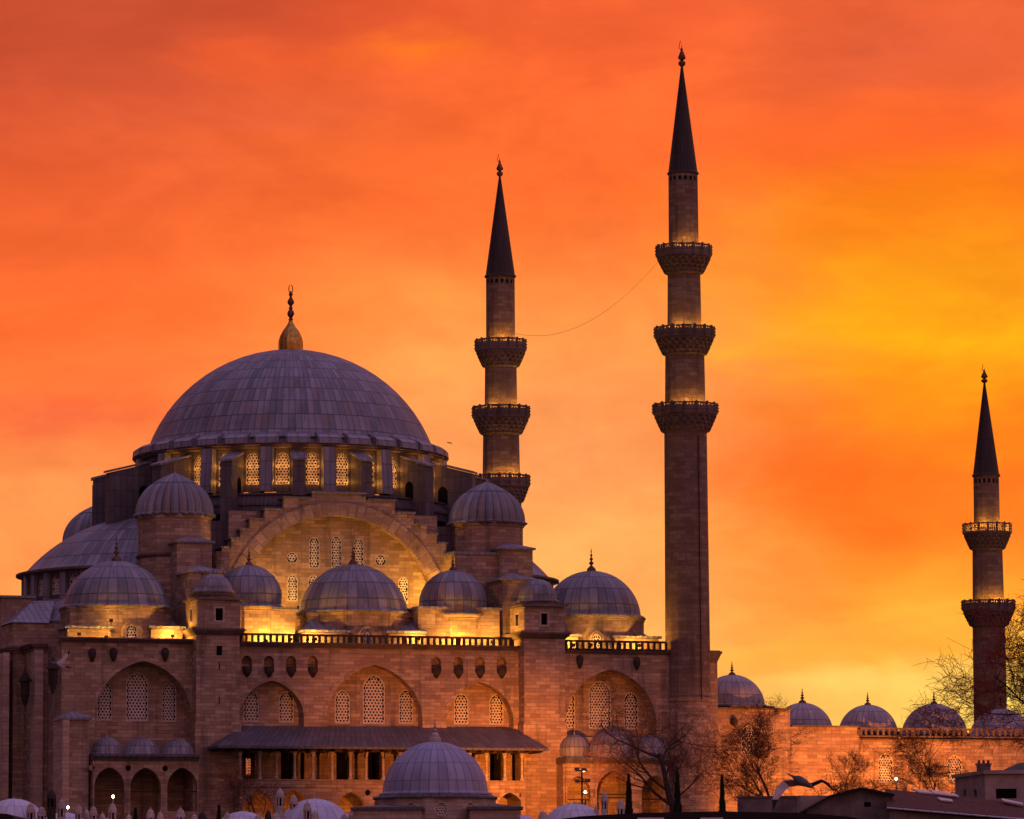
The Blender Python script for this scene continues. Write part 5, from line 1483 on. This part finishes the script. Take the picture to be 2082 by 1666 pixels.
def house_flat():
    Y = 340.0
    x = WX(2050, 1660, Y); root = thing('house', 'cream flat topped house with a wide dark opening and a brick chimney', 'house', Vector((x, Y, gz(x, Y))), 'old houses at bottom right')
    g = root.location.z
    x0, x1 = WX(2003, 1600, Y), WX(2140, 1600, Y); zt = WZ(2003, 1574, Y)
    op = rect_loop(WX(2025, 1610, Y), WX(2067, 1610, Y), WZ(2025, 1624, Y), WZ(2025, 1604, Y))
    mb = MB('W'); mb.plate(wp(Y), rect_loop(x0, x1, g - 0.3, zt), [op], 0.4, 0.0)
    xl = WX(1942, 1600, Y + 9)
    ws = [rect_loop(0.28, 0.36, WZ(1965, 1618, Y + 5), WZ(1965, 1605, Y + 5)), rect_loop(0.62, 0.72, WZ(1985, 1620, Y + 3), WZ(1985, 1606, Y + 3))]
    def side(f, z, d): return (xl + (x0 - xl) * f - d * 0.8, Y + 9 - 9 * f - d * 0.6, z)
    mb.plate(side, rect_loop(0, 1, g - 0.3, zt), ws, 0.25)
    mb.build('wall', M_CREAM, root)
    mb = MB('W'); mb.face([(a, Y + 0.38, z) for a, z in op]); mb.build('opening', M_VOID, root)
    for w in ws:
        mb = MB('W'); mb.face([side(a, z, -0.2) for a, z in w]); mb.build('window', M_GLASS, root)
    mb = MB('W'); pl = [(xl - 0.25, Y + 9), (x0 - 0.1, Y - 0.3), (x1, Y - 0.3), (x1, Y + 9)]
    mb.prism(pl, zt + 0.002, zt + 0.28); mb.build('parapet', M_CREAM, root)
    ch = MB('W'); cx = WX(2000, 1560, Y + 5)
    ch.box(cx - 0.5, cx + 0.5, Y + 4.5, Y + 5.5, zt + 0.282, WZ(2000, 1556, Y + 5)); ch.box(cx - 0.6, cx + 0.6, Y + 4.4, Y + 5.6, WZ(2000, 1556, Y + 5) + 0.002, WZ(2000, 1553, Y + 5))
    c = ch.build('chimney', M_PLASTER, root)
    for i in range(3):
        pt = MB('W'); pt.lathe([(0.11, WZ(2000, 1553, Y + 5)), (0.09, WZ(2000, 1546, Y + 5)), (0.0, WZ(2000, 1546, Y + 5))], cx - 0.36 + 0.36 * i, Y + 5, 8); pt.build('chimney_pot', M_TILE, c)
house_flat()
def house_green():
    Y = 352.0
    x = WX(2070, 1600, Y); root = thing('house', 'house with a dull green hipped roof behind the cream house', 'house', Vector((x, Y, gz(x, Y))), 'old houses at bottom right')
    g = root.location.z; x0, x1 = WX(2030, 1570, Y), WX(2150, 1570, Y); z0, z1 = WZ(2040, 1572, Y), WZ(2080, 1551, Y + 3)
    mb = MB('W'); mb.box(x0 + 0.3, x1 - 0.3, Y + 0.3, Y + 5.7, g - 0.3, z0 - 0.05); mb.build('wall', M_CREAM, root)
    mb = MB('W'); c = [(x0, Y, z0), (x1, Y, z0), (x1, Y + 6, z0), (x0, Y + 6, z0)]; r = [(x0 + 2.0, Y + 3, z1), (x1 - 2.0, Y + 3, z1)]
    mb.face([c[0], c[1], r[1], r[0]]); mb.face([c[2], c[3], r[0], r[1]]); mb.face([c[3], c[0], r[0]]); mb.face([c[1], c[2], r[1]]); mb.face(c[::-1]); mb.build('roof', M_GREEN, root)
house_green()
def wall_low():
    Y = 345.0
    x = WX(1600, 1650, Y); root = thing('garden_wall', 'low dark garden wall below the bushy bare tree, left of the gabled house', 'wall', Vector((x, Y, gz(x, Y))))
    mb = MB('W'); mb.box(WX(1500, 1640, Y), WX(1700, 1640, Y), Y, Y + 0.4, root.location.z - 0.2, WZ(1600, 1622, Y)); mb.build('masonry', M_PLASTER, root)
    mb = MB('W'); z = WZ(1600, 1622, Y); mb.box(WX(1500, 1640, Y) - 0.1, WX(1700, 1640, Y) + 0.1, Y - 0.12, Y + 0.52, z + 0.002, z + 0.14); mb.build('coping', M_TRIM, root)
wall_low()

# --- bare winter trees
def tree(label, px, Y, yt, lean, seed, spread=1.0, forks=5, levels=5, r0=0.22, first=0.3, up=0.25, dens=1.0, droop=0.0, twig=0.010, tm=None):
    rnd = random.Random(seed)
    x = WX(px, 1680, Y); g = gz(x, Y)
    root = thing('bare_tree', label, 'tree', Vector((x, Y, g)), 'leafless trees')
    H = WZ(px, yt, Y) - g
    trunk, br, tw = MB('W'), MB('W'), MB('W')
    def grow(p, d, L, r, lv):
        n = (7, 6, 5, 4, 3, 2, 2)[lv]
        pts, rad = [p.copy()], [r]
        r1 = max(r * (0.42 if lv else 0.5), twig * 0.7)
        for i in range(n):
            w = 0.10 + 0.10 * lv
            d = (d + Vector((rnd.gauss(0, w), rnd.gauss(0, w), rnd.gauss(0, w * 0.7) + up * 0.12 - droop * 0.08 * lv))).normalized()
            p = p + d * (L / n)
            pts.append(p.copy()); rad.append(r + (r1 - r) * (i + 1) / n)
        (trunk if lv == 0 else br if lv < 3 else tw).tube(pts, rad, (8, 6, 5, 4, 3, 3, 3)[lv], lv < 2)
        if lv >= levels: return
        k = forks if lv else forks + 1
        k = max(2, int(round(k * (dens if lv > 1 else 1.0))))
        for i in range(k):
            f = (first if lv == 0 else 0.28) + (1 - (first if lv == 0 else 0.28)) * (i + rnd.uniform(0.2, 0.9)) / k
            f = min(f, 0.99)
            j = int(f * n); t = f * n - j
            q = pts[j].lerp(pts[min(j + 1, n)], t)
            dd = (pts[min(j + 1, n)] - pts[max(j - 0, 0)]).normalized() if j < n else d
            a = rnd.uniform(0, 2 * pi); o = dd.orthogonal().normalized(); s_ = dd.cross(o)
            side = (o * cos(a) + s_ * sin(a))
            ang = rnd.uniform(0.5, 1.05) * spread
            nd = (dd * cos(ang) + side * sin(ang) + Vector((0, 0, up))).normalized()
            rr = (r + (r1 - r) * f) * rnd.uniform(0.5, 0.68)
            grow(q, nd, L * rnd.uniform(0.50, 0.74), max(rr, twig), lv + 1)
    grow(Vector((x, Y, g - 0.2)), Vector((lean, 0, 1)).normalized(), H * 0.64, r0, 0)
    trunk.build('trunk', M_BARK, root, 60)
    br.build('branches', M_BARK, root)
    tw.build('twigs', tm or M_TWIG, root)
tree('big spreading bare tree with a leaning trunk in front of the near minaret foot', 1388, 384, 1400, -0.09, 11, 1.05, 5, 5, 0.34, 0.30, 0.12, 0.85)
tree('rounded bushy bare tree before the courtyard wall, right of the lattice window', 1592, 384, 1455, 0.02, 5, 0.95, 6, 5, 0.17, 0.22, 0.2, 0.85)
tree('slender upright bare tree before the courtyard wall below its second small dome', 1876, 384, 1500, 0.0, 23, 1.0, 6, 5, 0.14, 0.22, 0.15, 0.8)
tree('huge bare tree at the right edge reaching over the short minaret', 2140, 372, 1270, -0.02, 8, 0.95, 6, 5, 0.36, 0.14, 0.14, 1.0, 0.0, 0.019, M_TWIGR)
tree('low arching bare tree with drooping branches beside the gabled house', 1668, 372, 1545, -0.05, 31, 1.1, 5, 4, 0.12, 0.35, 0.05, 1.0, 0.8)
tree('thin bare sapling thicket between the two slim cypresses at right of the big tree', 1515, 378, 1560, 0.0, 41, 0.7, 5, 4, 0.09, 0.15, 0.3)
tree('small bare tree before the left arches of the loggia', 532, 372, 1545, 0.02, 17, 0.9, 5, 4, 0.10, 0.3, 0.2)
tree('thin bare shrub rising behind the pale dome left of the upright chimneys', 1192, 352, 1612, -0.05, 19, 0.8, 4, 4, 0.06, 0.2, 0.2)
tree('spindly bare bush before the courtyard wall, left of its arched lattice window', 1742, 376, 1545, 0.0, 53, 0.6, 6, 4, 0.07, 0.1, 0.3)

def cypress(label, px, yt, hw, Y, seed):
    rnd = random.Random(seed)
    x = WX(px, 1680, Y); g = gz(x, Y); H = WZ(px, yt, Y) - g; R = hw * px_m(Y)
    root = thing('cypress', label, 'tree', Vector((x, Y, g)), 'dark cypresses')
    mb = MB('W'); mb.tube([(x, Y, g - 0.2), (x, Y, g + H * 0.8)], [0.13, 0.04], 6); mb.build('trunk', M_BARK, root)
    mb = MB('W')
    for i in range(2600):
        f = rnd.random() ** 0.8
        prof = min(1.0, f * 6) * (1 - f) ** 0.72 * 1.25
        lump = 0.86 + 0.16 * sin(f * 31 + seed) * sin(f * 13 + 2 * seed)
        a = rnd.uniform(0, 2 * pi); r = R * prof * lump * sqrt(rnd.uniform(0.25, 1.0))
        c = Vector((x + r * cos(a), Y + r * sin(a), g + 0.3 + f * (H - 0.4)))
        s_ = rnd.uniform(0.08, 0.17)
        d = Vector((cos(a) * 0.5, sin(a) * 0.5, 1.2)).normalized(); o = Vector((-sin(a), cos(a), rnd.uniform(-0.4, 0.4)))
        mb.face([c - o * s_ * 0.5, c + o * s_ * 0.5, c + d * s_ * 1.9])
    mb.build('foliage', M_LEAFD, root)
cypress('slim dark cypress before the middle arch of the right portico', 1279, 1576, 11, 374, 1)
cypress('slim dark cypress at the foot of the big bare tree', 1378, 1572, 11, 372, 2)
cypress('slim dark cypress right of the big bare tree', 1469, 1578, 9, 374, 3)
cypress('tiny dark cypress before the left stair tower foot', 445, 1640, 5, 350, 4)
cypress('tiny dark cypress before the middle arch of the left portico', 275, 1646, 5, 350, 5)

# --- lamp mast and street lamps
def mast(label, px, py, Y, heads, beams):
    x = WX(px, py, Y); g = gz(x, Y)
    root = thing('lamp_mast', label, 'lamp mast', Vector((x, Y, g)), 'floodlight masts')
    zt = WZ(px, py, Y)
    mb = MB('W'); mb.lathe([(0.10, g), (0.06, zt)], x, Y, 8); mb.build('pole', M_IRON, root)
    for dz_, sx in ((-0.06, 0.0), (-0.96, 0.05)):
        mb = MB('W'); mb.box(x - 0.55 + sx, x + 0.5 + sx, Y - 0.04, Y + 0.04, zt + dz_ - 0.04, zt + dz_ + 0.04); mb.build('cross_arm', M_IRON, root)
    for dx_, dz_ in heads:
        mb = MB('W'); mb.frustum(x + dx_ - 0.18, x + dx_ + 0.18, Y - 0.12, Y + 0.16, zt + dz_ - 0.12, zt + dz_ + 0.14, 0.06); h = mb.build('lamp_head', M_PLASTER, root)
        mb = MB('W'); mb.lathe([(0.0, zt + dz_ - 0.16), (0.08, zt + dz_ - 0.15), (0.06, zt + dz_ - 0.121)], x + dx_, Y, 8)
        mb.build('lens', M_BULB if dx_ == 0.18 else M_GLASS, h)
    for ax, ay, av, e, ang in beams:
        au, az_ = on_v(ax, ay, av)
        lamp(root, (x, Y + 0.5, zt + 0.05), e, SOD, 0.25, M2W(au, av, az_), ang, 1.0)
HEADS = ((-0.42, 0.08), (0.18, 0.02), (-0.38, -0.92), (0.5, -0.88))
mast('dark lamp mast with four floodlight heads before the right portico', 1183, 1566, 372.0, HEADS, ((1075, 1600, -29, 46000, 50), (1210, 1620, -31, 11000, 50)))
mast('added floodlight mast, unseen behind the blue grey domed hall', 905, 1560, 366.0, HEADS, ((840, 1500, -28, 26000, 52),))  # mast added out of sight to light the middle of the flank
def street_lamp(label, px, py, Y):
    x = WX(px, py, Y); z = WZ(px, py, Y); g = gz(x, Y)
    root = thing('street_lamp', label, 'street lamp', Vector((x, Y, g)), 'lit lamps')
    mb = MB('W'); mb.lathe([(0.07, g), (0.045, z - 0.2), (0.12, z - 0.16), (0.0, z - 0.14)], x, Y, 8); mb.build('post', M_IRON, root)
    mb = MB('W'); mb.lathe([(0.0, z - 0.13)] + [(0.11 * sin(t), z - 0.11 * cos(t)) for t in (0.5, 1.0, 1.57, 2.1, 2.6)] + [(0.0, z + 0.14)], x, Y, 10); mb.build('globe', M_BULB, root, 60)
    lamp(root, (x, Y - 0.3, z), 60, (1.0, 0.8, 0.6), 0.12)
street_lamp('lit white lamp before the first arch of the left portico', 230, 1620, 362)
street_lamp('lit white lamp lower down among the chimneys at bottom left', 138, 1642, 362)
street_lamp('small lit lamp beside the lamp mast before the right portico', 1190, 1611, 378)
street_lamp('small lit lamp among twigs before the courtyard lattice window', 1822, 1584, 380)

# --- birds
def gull(label, Y, pts, chord, body, name='gull', near=None):
    """pts: leading edge of both wings from tip to tip in photo pixels, chord in px per station, body: (tail, head, radius px)"""
    k = px_m(Y)
    (tx, ty), (hx, hy), r = body
    c = atY((tx + hx) / 2, (ty + hy) / 2, Y)
    root = thing(name, label, 'bird', c, 'birds on the wing' if name == 'gull' else None)
    mb = MB('W')
    T, Hd = atY(tx, ty, Y + 0.12), atY(hx, hy, Y - 0.12)
    ax = Hd - T; L = ax.length
    prof = [(0.0, 0.10), (0.16, 0.35), (0.34, 0.85), (0.52, 1.0), (0.70, 0.82), (0.80, 0.60), (0.88, 0.56), (0.95, 0.42), (1.0, 0.12)]
    mb.tube([T + ax * f for f, q in prof], [max(0.004, q * r * k) for f, q in prof], 10)
    mb.cur = 2                                              # fan tail
    up_ = Vector((0, 0, 1)); sd_ = ax.cross(up_).normalized()
    mb.face([T + ax * 0.2 + sd_ * r * k * 0.5, T - ax * 0.12 + sd_ * r * k * 1.0, T - ax * 0.12 - sd_ * r * k * 1.0, T + ax * 0.2 - sd_ * r * k * 0.5])
    mb.cur = 2
    bk = Hd + ax.normalized() * r * k * 0.9
    mb.tube([Hd - ax * 0.02, bk], [r * k * 0.22, 0.002], 5)
    n = len(pts)
    lead_ = [atY(a, b, Y + dy_) for a, b, dy_ in pts]
    trail = [atY(a + ca, b + cb, Y + dy_ + 0.05) for (a, b, dy_), (ca, cb) in zip(pts, chord)]
    for i in range(n - 1):
        tip_ = i < 1 or i >= n - 2
        A, B, C2, D2 = lead_[i], lead_[i + 1], trail[i + 1], trail[i]
        e = Vector((0, 0.02, 0.006))
        mb.cur = near[i] if near else 2 if tip_ else 1
        mb.face([A, B, C2, D2])
        mb.cur = 2 if tip_ else 0
        mb.face([A + e, B + e, C2 + e, D2 + e])
        mb.face([A, B, B + e, A + e]); mb.face([D2, C2, C2 + e, D2 + e])
    mb.build('body', [M_FEATG, M_FEATH, M_FEATK], root)
gull('large gull flying low before the courtyard wall with both wings bent down', 86,
     [(1571, 1648, -0.10), (1570, 1626, -0.06), (1578, 1602, 0.0), (1592, 1588, 0.03), (1618, 1586, 0.03), (1640, 1592, 0.0), (1652, 1592, 0.0), (1670, 1585, 0.05), (1685, 1592, 0.1), (1698, 1612, 0.14)],
     [(3, -3), (12, 0), (20, 4), (14, 12), (6, 12), (2, 8), (0, 8), (2, 6), (-2, 6), (-1, -1)], ((1606, 1576), (1652, 1601), 9.0), near=(2, 1, 1, 0, 0, 0, 2, 2, 2))
gull('small gull with raised pale wings passing the left wing of the mosque', 300,
     [(144, 1322, 0.0), (137, 1327, 0.0), (124, 1340, 0.0), (114, 1348, 0.0), (124, 1351, -0.1), (135, 1354, -0.2), (145, 1358, -0.3)],
     [(-1, 2), (2, 7), (4, 10), (4, 6), (-2, 4), (-2, 3), (0, 1)], ((120, 1352), (101, 1347), 4.0))
gull('tiny dark bird in the orange sky beside the main dome', 330,
     [(908, 899, 0.0), (910, 899.5, 0.0), (913, 900, 0.0), (915, 900, 0.0), (917, 901, 0.0), (920, 902, 0.0)],
     [(0, 0.5), (0.5, 1.5), (0.5, 2), (0.5, 2), (0, 1.5), (0, 0.5)], ((910, 901), (917, 900.5), 1.2), 'bird')
